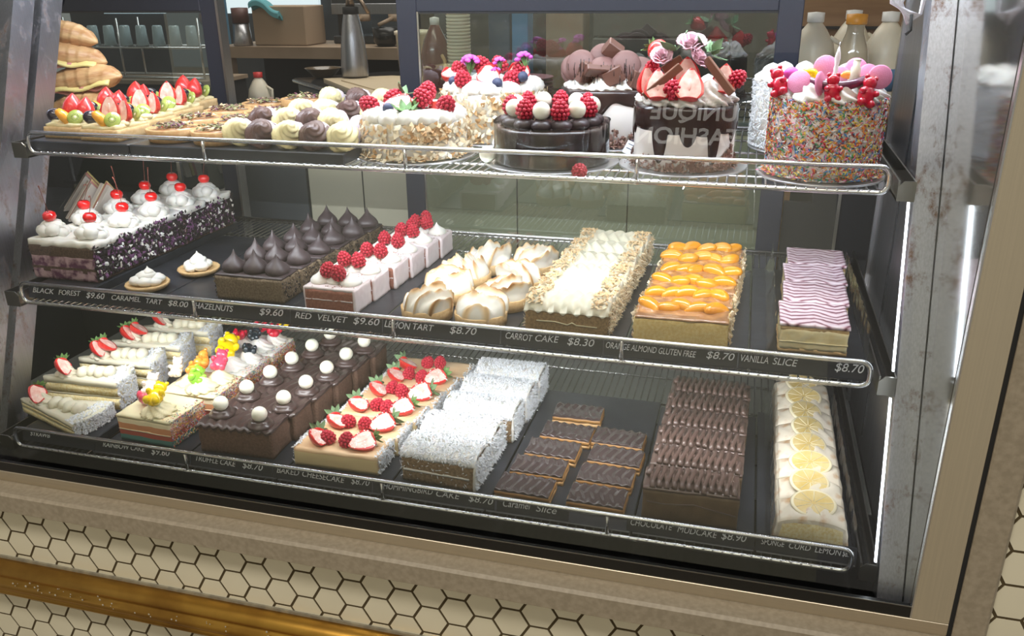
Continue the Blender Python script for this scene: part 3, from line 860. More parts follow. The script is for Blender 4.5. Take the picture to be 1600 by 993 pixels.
def bear(col):
    mb = MB()
    mb.ell((0, 0, 0.34), (0.27, 0.20, 0.34), 12, 8); mb.ell((0, 0, 0.74), (0.22, 0.18, 0.20), 12, 8)
    for s in (-1, 1):
        mb.ell((s*0.15, 0, 0.91), (0.08, 0.07, 0.08), 8, 6)
        mb.ell((s*0.22, -0.12, 0.45), (0.10, 0.17, 0.10), 8, 6)
        mb.ell((s*0.16, -0.12, 0.12), (0.13, 0.18, 0.13), 8, 6)
    mb.ell((0, -0.12, 0.67), (0.07, 0.05, 0.05), 8, 6)
    return mb.mesh('gummy_bear', [GUM[col]])
BEARS = {k: bear(k) for k in GUM}
def gum(parent, col, p, rot, sc=1.0): return put('gummy_bear', BEARS[col], parent, p, rot, sc)

ORD = ['frontmost', 'second from the front', 'third from the front', 'fourth from the front', 'fifth from the front', 'sixth from the front', 'seventh from the front', 'eighth from the front', 'ninth from the front']
def order(i, n): return 'rearmost' if i == n-1 else ORD[i]
def coat(mb, x0, x1, y0, y1, z0, z1, n, faces, L, W, T, mats, tilt=0.6, lift=0.03, al=None):
    """flakes over faces of a box: 'r','l','t','f','k'"""
    areas = []
    for f in faces:
        areas.append({'r': (y1-y0)*(z1-z0), 'l': (y1-y0)*(z1-z0), 't': (x1-x0)*(y1-y0), 'f': (x1-x0)*(z1-z0), 'k': (x1-x0)*(z1-z0)}[f])
    tot = sum(areas)
    for f, a in zip(faces, areas):
        for i in range(int(n*a/tot)):
            y = R(y0, y1); z = R(z0, z1); x = R(x0, x1)
            z = max(z, min(z0+L*.5, z1))
            if f == 'r': p, nn = (x1+lift*R(0, 2), y, z), (1, 0, 0)
            elif f == 'l': p, nn = (x0-lift*R(0, 2), y, z), (-1, 0, 0)
            elif f == 't': p, nn = (x, y, z1+lift*R(0, 2)), (0, 0, 1)
            elif f == 'f': p, nn = (x, y0-lift*R(0, 2), z), (0, -1, 0)
            else: p, nn = (x, y1+lift*R(0, 2), z), (0, 1, 0)
            mb.flake(p, nn, L*R(0.7, 1.3), W*R(0.7, 1.3), T, random.choice(mats), tilt, al)

# ================================================================== MIDDLE SHELF
ZM_ = GM+0.12
# ---- black forest slices
random.seed(11)
n = 5; y0 = 7.35; d = 2.85
for i in range(n):
    t = thing('black_forest_slice', 'tall black forest slice with two red cherries, %s in its row' % order(i, n), 'cake slice',
              (-17.45+0.10*i, y0+i*(d+0.06), GM+0.65), R(-0.02, 0.02), 'black forest slices')
    w = 2.40; h = 2.20
    mb = MB()
    def mf(nrm, c):
        if nrm == 'f':
            z = c[2] + 0.10*noise.noise(Vector((c[0]*1.3, i, c[2])))
            return 0 if z > 1.50 else (1 if z > 0.90 else (0 if z > 0.62 else 1))
        return 0
    mb.rbox(-w, w, 0, d, 0, h, 0.17, 0.06, 1.6, 0, 0.08, i, matfn=mf)
    obj('sponge', mb, [CHOCSP, PLUM], t)
    mb = MB()
    mb.rbox(-w-0.08, w+0.16, 0.04, d-0.04, h-0.08, h+0.34, 0.2, 0.14, 1.6, 0, 0.12, i+20)
    for x in (-w+0.95, w-0.95):
        for q in range(7):
            a = q*0.9; rr = 0.45
            mb.ell((x+1.15*rr*cos(a), d*0.45+1.15*rr*sin(a), h+0.44+0.05*q), (0.50, 0.50, 0.42), 10, 7, fn=lambda v: 1+0.12*noise.noise(v*2.2+Vector((q, x, i))))
        rosette(mb, (x, d*0.45, h+0.5), 0.74, 0.85, 7, 0.12, 2.0, tip=False)
    obj('cream', mb, [CREAM], t)
    mb = MB()
    coat(mb, -w, w, 0.02, d, 0.1, h+0.18, 480, 'r', 0.36, 0.26, 0.11, [0, 0, 0, 0, 0, 0, 1, 1, 2], 0.8, 0.08)
    coat(mb, -w, w, 0, d, 0.1, h-0.1, 60, 'l', 0.30, 0.22, 0.10, [0, 0, 1], 0.8, 0.06)
    o = obj('crumb_coating', mb, [CRUMB, CRUMB2, CREAM], t); o['kind'] = 'stuff'
    for k, x in enumerate((-w+0.95, w-0.95)):
        cherry(t, (x+R(-.1, .1), d*0.45+R(-.1, .1), h+1.22), [1, 2, -1.2, 1, 0.6][(i+k) % 5] if not (i == 3 and k) else 0, R(0, 3))

# ---- two small cream tarts
def cream_tart(loc, rz, label):
    t = thing('cream_tart', label, 'tart', loc, rz, 'small cream tarts')
    mb = MB()
    mb.lathe([(0.85, 0), (1.18, 0.12), (1.35, 0.36), (1.30, 0.44), (1.1, 0.36), (0.3, 0.30), (0.01, 0.30)], 40, fn=lambda a, r, z: (r*(1+0.018*cos(18*a)), z))
    obj('tart_shell', mb, [PASTRY], t)
    mb = MB()
    for (x, y, z, r) in ((-.45, -.2, .62, .52), (.45, .1, .62, .55), (0, .45, .62, .5), (0, -.4, .60, .5), (0, 0, .85, .55), (.5, -.35, .55, .4), (-.5, .4, .55, .4)):
        mb.ell((x, y, z), (r*1.15, r, r*0.62), 16, 10, fn=lambda v: 1+0.16*noise.noise(v*1.8+Vector((x, y, rz))))
    kiss(mb, (0.15, 0.0, 1.0), 0.34, 0.5)
    obj('cream', mb, [CREAM], t)
cream_tart((-12.35, 8.45, ZM_), 0.4, 'small open tart heaped with white cream, nearer of two beside the black forest slices')
cream_tart((-11.0, 11.9, ZM_), 2.1, 'small open tart heaped with white cream, farther of two beside the black forest slices')

# ---- hazelnut slices with pointed dollops
random.seed(12)
n = 6; y0 = 8.0; d = 2.12
for i in range(n):
    t = thing('hazelnut_slice', 'nutty slice with pointed chocolate dollops, %s in its row' % order(i, n), 'cake slice',
              (-4.85+0.17*i, y0+i*(d+0.05), ZM_), R(-0.02, 0.02), 'hazelnut slices')
    mb = MB(); w = 2.28; h = 1.45
    mb.rbox(-w, w, 0, d, 0, h, 0.2, 0.05, 1.8, 0, 0.08, i+3)
    obj('sponge', mb, [HAZEL], t)
    mb = MB()
    coat(mb, -w, w, 0, d, 0.05, h, 240, 'rl', 0.16, 0.12, 0.08, [0, 1, 1], 0.9, 0.03)
    o = obj('nut_coating', mb, [CRUMB, HAZEL], t); o['kind'] = 'stuff'
    mb = MB(); mb.rbox(-w+0.03, w-0.03, 0.03, d-0.03, h-0.02, h+0.10, 0.3, 0.03, 2, 0, 0.04, i)
    obj('icing', mb, [GANAM], t)
    for x in (-1.5, 0, 1.5):
        mb = MB(); kiss(mb, (0, 0, 0), 0.74, 1.35+R(-.15, .15)); obj('dollop', mb, [GANAM], t, (x+R(-.1, .1), d*0.5+R(-.15, .15), h+0.08), (R(-.1, .1), R(-.1, .1), R(0, 3)))

# ---- red velvet slices with raspberries
random.seed(13)
n = 6; y0 = 7.45; d = 2.18
for i in range(n):
    t = thing('red_velvet_slice', 'pink iced slice topped with raspberries, %s in its row' % order(i, n), 'cake slice',
              (0.72+0.22*i+(0.15 if i > 1 else 0), y0+i*(d+0.04)+(0.1 if i > 1 else 0), ZM_), R(-0.035, 0.035), 'red velvet slices')
    mb = MB(); w = 1.60; h = 1.32
    mb.rbox(-w+0.08, w-0.08, -0.02, d-0.05, 0, h, 0.2, 0.02, 2, 0, 0.04, i)
    obj('sponge', mb, [REDV], t)
    mb = MB()
    for x0_, x1_ in ((-w-0.02, -w+0.14), (w-0.14, w+0.06)):
        mb.rbox(x0_, x1_, 0, d, 0, h+0.1, 0.14, 0.05, 3.0, 0, 0.04, i+x1_)
    mb.rbox(-w, w, 0, d, h-0.02, h+0.16, 0.2, 0.05, 2.2, 0, 0.06, i+7)
    mb.rbox(-w+0.1, w-0.1, -0.035, 0.03, h*0.52, h*0.58, 0.12, 0.03, 4, 0, 0.02, i+9)
    obj('icing', mb, [PINKW], t)
    for x, yy in ((-0.95, 0.62), (0.0, 0.72), (0.95, 0.62)):
        mb = MB(); kiss(mb, (0, 0, 0), 0.66, 0.86); obj('cream_kiss', mb, [CREAM], t, (x, d*yy*0.75, h+0.10))
    random.seed(40+i)
    if i < n:
        rasp(t, (-0.55, d*0.42, h+0.52), 1.0, (R(-.4, .4), R(-.4, .4)))
        rasp(t, (0.42, d*0.38, h+0.50), 1.02, (R(-.4, .4), R(-.4, .4)))
        if i >= 4: rasp(t, (-0.1, d*0.8, h+0.66), 0.95)
    mb = MB()
    for k in range(26): mb.flake((R(-w, w), R(0, d), h+0.17+R(0, .02)), (0, 0, 1), 0.12, 0.09, 0.05, 0)
    o = obj('red_crumbs', mb, [REDV], t); o['kind'] = 'stuff'

# ---- meringue tarts
def meringue_tart(loc, rz, label, seed):
    t = thing('meringue_tart', label, 'tart', loc, rz, 'lemon meringue tarts')
    mb = MB()
    mb.lathe([(1.36, 0), (1.44, 0.05), (1.50, 0.70), (1.42, 0.74), (1.3, 0.62), (0.01, 0.55)], 40, fn=lambda a, r, z: (r*(1+0.006*cos(30*a)), z+0.02*sin(5*a)*(z > 0.3)))
    obj('tart_shell', mb, [PASTRY], t)
    N = 110; vs = []; fs = []; to = []
    rings = 36
    random.seed(seed)
    fld = 4.9+R(-.5, .5); ph = R(0, 6)
    for j in range(rings+1):
        v = j/rings
        for k in range(N):
            a = 2*pi*k/N
            r = 1.36*sin(v*pi/2)**0.9 if v < 1 else 1.34
            zb = 0.66+0.78*cos(v*pi/2)**0.75
            x, y = r*cos(a), r*sin(a)
            nn = noise.noise(Vector((x*0.9+seed, y*0.9, 1.7)))
            s = x*fld/1.4*1.35 + ph + 1.5*nn + 0.9*sin(y*1.6+seed)
            rid = abs(sin(s*0.5*1.5))
            crest = (1-rid)**1.2
            edge = max(0.0, 1-(v)**5)
            pk = 0.62+0.85*abs(noise.noise(Vector((x*1.7+seed*3, y*1.7, 4.4))))
            z = zb + 0.66*crest*edge*pk - 0.08
            lean_ = 0.30*crest*edge
            rad = 1+0.13*crest*(v > 0.4)
            vs.append((x*rad+lean_, y*rad, z)); to.append(min(1, 0.06+crest*(0.45+0.75*pk)*(0.75+0.5*noise.noise(Vector((x*2, y*2, seed))))))
    for j in range(rings):
        for k in range(N):
            b = (k+1) % N
            fs.append((j*N+k, (j+1)*N+k, (j+1)*N+b, j*N+b))
    mb = MB(); mb.add(vs, fs, 0, True)
    me = mb.mesh('meringue', [MERING])
    at = me.attributes.new('toast', 'FLOAT', 'POINT'); at.data.foreach_set('value', to)
    put('meringue', me, t)
mt = [(6.5, 8.1, 'frontmost on the left'), (9.75, 7.95, 'frontmost on the right'), (6.75, 11.2, 'second on the left'), (10.35, 10.9, 'second on the right'),
      (6.95, 14.15, 'third on the left'), (10.45, 13.9, 'third on the right'), (7.55, 17.1, 'rearmost on the left'), (10.55, 17.3, 'rearmost on the right')]
for k, (x, y, lb) in enumerate(mt):
    meringue_tart((x, y, ZM_ if y < 16 else GM+0.1), 0.5+k*0.73 if k % 3 else -0.5, 'toasted lemon meringue tart in a shallow pastry case, '+lb, k*5+2)

# ---- carrot slices
random.seed(14)
n = 6; y0 = 7.2; d = 2.42
for i in range(n):
    t = thing('carrot_slice', 'carrot slice under ruffled cream with toasted ends, %s in its row' % order(i, n), 'cake slice',
              (14.72+0.10*i, y0+i*(d+0.05), ZM_), R(-0.025, 0.025), 'carrot cake slices')
    mb = MB(); w = 2.25; h = 1.35
    mb.rbox(-w, w, 0, d, 0, h, 0.2, 0.04, 2, 0, 0.05, i+1)
    mb.tube([(-1.6, -0.02, 0.75), (-0.6, -0.03, 0.78), (0.1, -0.03, 0.66), (0.35, -0.03, 0.80), (0.6, -0.03, 0.68), (1.7, -0.02, 0.66)], 0.035, 6, 1)
    obj('sponge', mb, [CARROT, CREAMY], t)
    mb = MB()
    def ruff(u, v):
        x = -w-0.05+(2*w+0.1)*u; y = -0.08+(d+0.1)*v
        z = h+0.10+0.52*sin(pi*v)**0.6+0.10*sin(x*9+2.2*sin(y*3+i))+0.06*noise.noise(Vector((x*2, y*2, i)))
        if v in (0, 1) or u in (0, 1): z -= 0.12
        return Vector((x, y+0.05*sin(x*9), z))
    mb.grid(64, 14, ruff, 0, thick=lambda p: (p[0], p[1], h-0.03))
    obj('cream', mb, [CREAMC], t)
    mb = MB()
    coat(mb, w-0.08, w+0.08, 0, d, 0.1, h+0.35, 210, 'r', 0.42, 0.09, 0.03, [1, 1, 0], 1.2, 0.06)
    coat(mb, -w-0.02, w, 0, d, 0.1, h+0.3, 90, 'l', 0.36, 0.09, 0.03, [1, 1, 0], 1.2, 0.05)
    for sx in (-1, 1):
        for k in range(150):
            x = sx*R(w-0.95, w+0.02); y = R(0, d); v = (y+0.08)/(d+0.1)
            mb.flake((x, y, h+0.24+0.50*sin(pi*min(max(v, 0), 1))**0.6), (0, 0, 1), 0.30, 0.13, 0.03, 0, 0.9)
    o = obj('coconut_coating', mb, [TOAST, ALM2], t); o['kind'] = 'stuff'

# ---- orange almond slices
random.seed(15)
n = 6; y0 = 7.3; d = 2.20
segm = None
def m_segment():
    mb = MB(); path = []; rs = []
    for i in range(11):
        a = -1.15+2.3*i/10
        path.append((0.62*sin(a), 0.50*cos(a)-0.3, 0.0)); rs.append(max(0.02, 0.36*cos(a*1.25)**0.6 if abs(a*1.25) < pi/2 else 0.02))
    mb.tube(path, rs, 10)
    return mb.mesh('mandarin_segment', [MANDY])
SEG = m_segment()
for i in range(n):
    t = thing('orange_almond_slice', 'almond slice with glazed mandarin segments, %s in its row' % order(i, n), 'cake slice',
              (20.75+0.10*i, y0+i*(d+0.04), ZM_), R(-0.03, 0.03), 'orange almond slices')
    mb = MB(); w = 2.42; h = 1.42
    mb.rbox(-w, w, 0, d, 0, h, 0.2, 0.07, 2.2, 0, 0.05, i+1)
    obj('sponge', mb, [SPONGE], t)
    mb = MB(); mb.rbox(-w+0.02, w-0.02, -0.03, d-0.02, h-0.03, h+0.09, 0.2, 0.05, 2.2, 0, 0.05, i+5)
    obj('glaze', mb, [GLAZE], t)
    for k in range(5):
        x = -w+0.75+k*(2*w-1.5)/4
        put('mandarin_segment', SEG, t, (x+R(-.15, .15), d*0.62+R(-.22, .22), h+0.13), (R(-.25, .25), R(-.3, .3), R(-0.7, 0.7)+(pi if R(0, 1) < .3 else 0)), R(1.0, 1.2))
    for k in range(0):
        x = -w+1.2+k*(2*w-2.4)/2
        put('mandarin_segment', SEG, t, (x+R(-.2, .2), d*0.74+R(-.1, .1), h+0.14), (R(-.15, .15), R(-.2, .2), R(-0.5, 0.5)), R(.8, 1.0))
    mb = MB()
    coat(mb, -w, w+0.02, 0, d, 0.1, h+0.18, 75, 'r', 0.36, 0.24, 0.03, [0, 1], 1.0, 0.06)
    coat(mb, -w, w, 0, d, 0.1, h+0.1, 40, 'l', 0.34, 0.22, 0.03, [0, 1], 1.0, 0.05)
    o = obj('almond_coating', mb, [ALM2, ALM], t); o['kind'] = 'stuff'

# ---- vanilla slices
random.seed(16)
n = 4; y0 = 7.9; d = 3.35
for i in range(n):
    t = thing('vanilla_slice', 'custard slice with pink feathered icing, %s in its row' % order(i, n), 'custard slice',
              (27.32+0.22*i, y0+i*(d+0.05), ZM_), [0.0, -0.02, 0.03, 0.0][i], 'vanilla slices')
    mb = MB(); w = 1.68; h = 1.45
    mb.rbox(-w, w, 0, d, 0.0, 0.22, 0.14, 0.05, 5, 0, 0.04, i)
    mb.rbox(-w+0.03, w-0.03, 0.02, d-0.02, h-0.26, h, 0.14, 0.05, 5, 0, 0.04, i+2)
    obj('pastry', mb, [PASTRY], t)
    mb = MB(); mb.rbox(-w+0.04, w-0.04, -0.01, d, 0.18, h-0.20, 0.16, 0.07, 2.4, 0, 0.05, i+4); mb.rbox(-w+0.02, w-0.02, -0.05, d-0.03, 0.55, 0.62, 0.16, 0.04, 3, 0, 0.02, i+6)
    obj('custard', mb, [CUSTARD], t)
    mb = MB(); mb.rbox(-w-0.02, w+0.02, -0.04, d, h-0.04, h+0.13, 0.14, 0.03, 3, 0, 0.05, i+7)
    obj('icing', mb, [MARBLE], t)
mb = MB()
def film(u, v):
    x = 25.35+4.2*u; y = 7.7+14.0*v
    return Vector((x, y, 0))
def film_side(x0, sgn, zt=1.75, ya=7.6, yb_=21.6):
    mb = MB()
    mb.grid(6, 60, lambda u, v: Vector((x0+sgn*(0.30*(1-u)**2)+0.07*noise.noise(Vector((u*2, v*20, x0))), ya+(yb_-ya)*v, 0.03+zt*u+0.08*noise.noise(Vector((u, v*14, 3+x0))))), 0)
    return mb
t = thing('plastic_wrap', 'clear plastic film standing up around the vanilla slices', 'plastic film', (0, 0, ZM_))
obj('film_sheet', film_side(25.42, -1), [PLAST], t); obj('film_sheet', film_side(29.86, 0.1), [PLAST], t)

# ================================================================== BOTTOM SHELF
ZB_ = GB+0.12
# ---- strawberry cream wedges
random.seed(17)
def wedge_slice(loc, rz, label, tilt=(0, 0), seed=0, L=5.6, wd=4.2, h=1.75, st=1):
    """tip at local origin pointing -x, crust at +x"""
    t = thing('strawberry_cream_wedge', label, 'cake slice', loc, rz, 'strawberry cream wedges', rot=(tilt[0], tilt[1], rz))
    def shp(x0, z0, z1, m, mb, infl=0.0):
        # curved-end wedge
        nL, nW = 14, 10
        def P(u, v, z):
            x = L*u; hw = (0.10+wd/2*u)*(1+infl)
            y = hw*(2*v-1)
            xx = x + (0.35*(1-(2*v-1)**2) if u > 0.97 else 0.35*(1-(2*v-1)**2)*u*u)
            w = noise.noise_vector(Vector((xx*1.2, y*1.2, z+seed)))*0.05
            return Vector((xx, y, z))+w
        b = len(mb.v)
        for z in (z0, z1):
            for j in range(nW+1):
                for i in range(nL+1):
                    mb.v.append(tuple(P(i/nL, j/nW, z)))
        S = (nL+1)*(nW+1)
        for j in range(nW):
            for i in range(nL):
                a = b+j*(nL+1)+i
                mb.f.append((a, a+nL+1, a+nL+2, a+1)); mb.m.append(m); mb.s.append(True)
                a += S
                mb.f.append((a, a+1, a+nL+2, a+nL+1)); mb.m.append(m); mb.s.append(True)
        for i in range(nL):
            a = b+i; mb.f.append((a, a+1, a+1+S, a+S)); mb.m.append(m); mb.s.append(True)
            a = b+nW*(nL+1)+i; mb.f.append((a+1, a, a+S, a+1+S)); mb.m.append(m); mb.s.append(True)
        for j in range(nW):
            a = b+j*(nL+1)+nL; mb.f.append((a, a+nL+1, a+nL+1+S, a+S)); mb.m.append(m); mb.s.append(True)
            a = b+j*(nL+1); mb.f.append((a+nL+1, a, a+S, a+nL+1+S)); mb.m.append(m); mb.s.append(True)
    mb = MB(); shp(0, 0, h*0.42, 0, mb); shp(0, h*0.50, h*0.86, 0, mb)
    obj('sponge', mb, [SPONGEL], t)
    mb = MB(); shp(0, h*0.40, h*0.52, 0, mb, -0.01); shp(0, h*0.84, h+0.12, 0, mb, 0.03)
    for k in range(4):
        a = k
        mb.ell((L*(0.50+0.11*k), 0.15*sin(k*2), h+0.28), (0.40, 0.55, 0.40), 12, 8, fn=lambda v: 1+0.14*noise.noise(v*2+Vector((k, seed, 0))))
    kiss(mb, (L*0.22, 0.0, h+0.1), 0.42, 0.6)
    rosette(mb, (L*0.30, 0.05, h+0.08), 0.55, 0.75, 7, 0.15, 1.5)
    obj('cream', mb, [CREAMC], t)
    mb = MB()
    for k in range(620):
        v = R(-1, 1); y = (0.1+wd/2)*v; x = L+0.35*(1-v*v)+R(0.0, 0.10); z = R(0.02, h+0.12)
        mb.flake((x, y, z), (1, 0.3*v, 0), 0.26, 0.14, 0.05, 0 if R(0, 1) < 0.8 else 1, 0.8)
    for k in range(200):
        x = L*R(0.86, 1.02); y = (0.1+wd/2*x/L)*R(-1, 1)
        mb.flake((x, y, h+0.14), (0, 0, 1), 0.24, 0.12, 0.05, 0, 0.8)
    o = obj('coconut_coating', mb, [COCO, COCO2], t); o['kind'] = 'stuff'
    if st: straw(t, (L*0.36, -0.75, h+0.45), 2.1+R(-.3, .3), STH, -0.55, 0.75, 1.0)
    if st > 1: straw(t, (L*0.52, -0.3, h+0.75), 2.5, STH, -0.35, 0.5, 1.05)
    return t
wedge_slice((-20.6, 4.9, GB+.66), -0.10, 'flat white cream wedge with one strawberry, frontmost at the left end of the shelf', (0.0, 0.0), 1, 6.0, 3.0, 0.8, 1)
wedge_slice((-19.9, 6.3, GB+.66), 0.30, 'tall cream wedge showing yellow sponge, second from the front', (0, 0), 2, 5.2, 2.6, 1.85, 1)
wedge_slice((-19.7, 9.3, GB+.66), 0.30, 'tall cream wedge with a pale strawberry, third from the front', (0, 0), 3, 5.2, 2.6, 1.85, 2)
wedge_slice((-19.5, 12.3, GB+.66), 0.30, 'tall cream wedge with two cut strawberries, fourth from the front', (0, 0), 4, 5.2, 2.6, 1.85, 2)
wedge_slice((-19.1, 15.3, GB+.66), 0.28, 'tall cream wedge partly under the middle shelf, rearmost of the wedges', (0, 0), 5, 5.2, 2.6, 1.85, 1)

# ---- rainbow slices with sprinkle sides
random.seed(18)
n = 4; y0 = 4.0; d = 3.25
top = [[('pink', (-.5, .6, .35), (-.9, .3, .8), 1.3), ('yellow', (.45, -.1, .55), (-.35, .1, .2), 1.5), ('clear', (-1.0, 1.3, .3), (0, .2, .4), 1.3)],
       [('clear', (-1.6, .6, .3), (0, 0, .3), 1.2), ('orange', (-.7, .9, .4), (-.3, .6, .3), 1.3), ('green', (.2, -.1, .45), (-.5, .8, .5), 1.4), ('orange', (-.3, 1.9, .5), (-.2, -.6, .2), 1.3), ('pink', (.8, 1.8, .5), (-.2, .1, .3), 1.4)],
       [('yellow', (-.2, .4, .5), (-.4, .5, .4), 1.9), ('black', (1.1, 1.6, .4), (-.8, .4, .6), 1.3), ('clear', (-1.1, 1.8, .4), (-.2, .3, .3), 1.2)],
       [('red', (-1.1, .3, .6), (-1.0, .2, .3), 1.3), ('black', (.1, .2, .5), (-.5, .3, .3), 1.2), ('red', (.1, 1.5, .7), (-.6, .2, .6), 1.3), ('red', (1.1, 1.1, .6), (-.6, .5, .2), 1.3), ('yellow', (1.4, 2.3, .6), (-.3, .4, .3), 1.2)]]
for i in range(n):
    t = thing('rainbow_slice', 'rainbow layered slice with gummy bears, %s in its row' % order(i, n), 'cake slice',
              (-10.75+0.10*i+(0.6 if i > 0 else 0), y0+i*(d+0.12)+(0.15 if i else 0), ZB_), R(-0.03, 0.03)-0.03*(i == 0), 'rainbow cake slices')
    mb = MB(); w = 1.95; h = 1.62
    def mf(nrm, c):
        z = c[2]
        return 0 if z < 0.40 else (1 if z < 0.78 else (2 if z < 1.30 else 3))
    mb.rbox(-w, w, 0, d, 0, h, 0.2, 0.05, 2.2, 0, 0.05, i+1, matfn=mf)
    mb.rbox(-w+0.05, w-0.05, -0.03, 0.05, 0.74, 0.82, 0.2, 0.03, 2.2, 3, 0.02, i+1)
    obj('sponge', mb, RAIN, t)
    mb = MB(); mb.rbox(-w-0.03, w+0.03, -0.03, d, h-0.05, h+0.14, 0.22, 0.05, 2, 0, 0.06, i+4)
    rosette(mb, (0.45, 0.95, h+0.1), 0.95, 0.85, 10, 0.12, 1.5)
    if i >= 1: rosette(mb, (0.9, 2.3, h+0.1), 0.85, 0.8, 10, 0.12, 1.5); rosette(mb, (-0.9, 1.6, h+0.1), 0.85, 0.6, 9, 0.12, 1.5)
    obj('cream', mb, [CREAMY if i < 2 else CREAM], t)
    mb = MB()
    coat(mb, -w, w, 0, d, 0.02, h+0.1, 900, 'r', 0.15, 0.045, 0.045, list(range(8)), 0.8, 0.05)
    coat(mb, -w, w, 0, d, 0.02, h+0.1, 120, 'l', 0.15, 0.045, 0.045, [0, 0, 3, 2], 0.8, 0.03)
    for k in range(60): mb.flake((w-abs(random.gauss(0, .25)), R(0, d), h+0.17), (0, 0, 1), 0.15, .045, .045, random.choice(range(8)), .5)
    o = obj('sprinkles', mb, SPR, t); o['kind'] = 'stuff'
    for (c, p, r_, s_) in top[i]:
        gum(t, c, (p[0], p[1]+0.5, h+0.30+p[2]), (r_[0]-.75, r_[1], r_[2]), s_*1.25)

# ---- truffle slices
random.seed(19)
n = 6; y0 = 4.15; d = 2.28
for i in range(n):
    t = thing('truffle_slice', 'truffle slice with two white chocolate balls, %s in its row' % order(i, n), 'cake slice',
              (-4.55+0.28*i, y0+i*(d+0.05), ZB_), R(-0.02, 0.02)+(0.03 if i == 0 else 0), 'truffle slices')
    mb = MB(); w = 2.42; h = 1.72
    mb.rbox(-w+0.02, w-0.02, 0, d-0.02, 0, h, 0.2, 0.06, 2, 0, 0.05, i)
    obj('sponge', mb, [TRSIDE], t)
    mb = MB()
    def comb(u, v):
        x = -w-0.04+(2*w+0.08)*u; y = -0.12+(d+0.12)*v
        z = h+0.14+0.055*sin((x+0.25*sin(y*2.0))*11) + 0.03*noise.noise(Vector((x, y, i)))
        if v < 0.05: z -= 0.05
        return Vector((x, y+0.06*sin(x*11)*(1-v), z))
    mb.grid(110, 8, comb, 0, thick=lambda p: (p[0], p[1], h-0.06+0.05*sin(p[0]*11)))
    obj('icing', mb, [TRUFF], t)
    for x, fy in ((-1.55, .5), (1.45, .16)):
        mb = MB(); mb.lathe([(0.72, -0.02), (0.80, 0.10), (0.70, 0.24), (0.62, 0.27), (0.60, 0.36), (0.45, 0.46), (0.36, 0.42), (0.01, 0.40)], 28)
        o = obj('chocolate_dollop', mb, [TRUFF], t, (x, d*fy+.25, h+0.10))
        put('white_chocolate_ball', BALL, t, (x, d*fy+.25, h+0.42))

# ---- baked cheesecake
random.seed(20)
n = 6; y0 = 4.1; d = 2.22
for i in range(n):
    t = thing('cheesecake_slice', 'cheesecake slice with sugared strawberries, %s in its row' % order(i, n), 'cake slice',
              (1.95+0.30*i, y0+i*(d+0.03), ZB_), R(-0.02, 0.02), 'baked cheesecake slices')
    mb = MB(); w = 2.62; h = 1.15
    def mf(nrm, c): return 1 if nrm in 'f' and c[2] < h-0.14 else 0
    mb.rbox(-w, w, 0, d, 0, h, 0.22, 0.04, 1.6, 0, 0.07, i, matfn=mf)
    obj('filling', mb, [CHEESE, CHEESI], t)
    mb = MB()
    coat(mb, -w, w, 0, d, 0.02, h+0.02, 420, 'r', 0.30, 0.11, 0.04, [0, 0, 0, 1], 0.9, 0.09)
    coat(mb, -w, w, 0, d, 0.02, h, 150, 'l', 0.28, 0.11, 0.04, [0, 0, 0, 1], 0.9, 0.06)
    for sx in (-1, 1):
        for k in range(40): mb.flake((sx*(w-abs(random.gauss(0, .12))), R(0, d), h+0.03), (0, 0, 1), 0.24, .1, .03, 0, .8)
    o = obj('coconut_coating', mb, [COCO, COCO2], t); o['kind'] = 'stuff'
    if i < n:
        straw(t, (-w+1.75, d*0.05, h+0.30), pi-0.75+R(-.35, .35), STHS, -0.15, R(.25, .55), 1.12, lv=LEAVESP)
        rasp(t, (-0.65+R(-.1, .1), d*0.45, h+0.0), 0.98, (0.3, 0.5))
    if i == n-1: rasp(t, (0.5, d*0.5, h), 0.95)
    else:
        rasp(t, (0.30, d*0.35, h+0.0), 1.0, (0.3, 0))
        straw(t, (0.75, d*0.12, h+0.36), 0.75+R(-.2, .2), STHS, -0.15, R(.25, .6), 1.2, lv=LEAVESP if i % 2 else LEAVES)

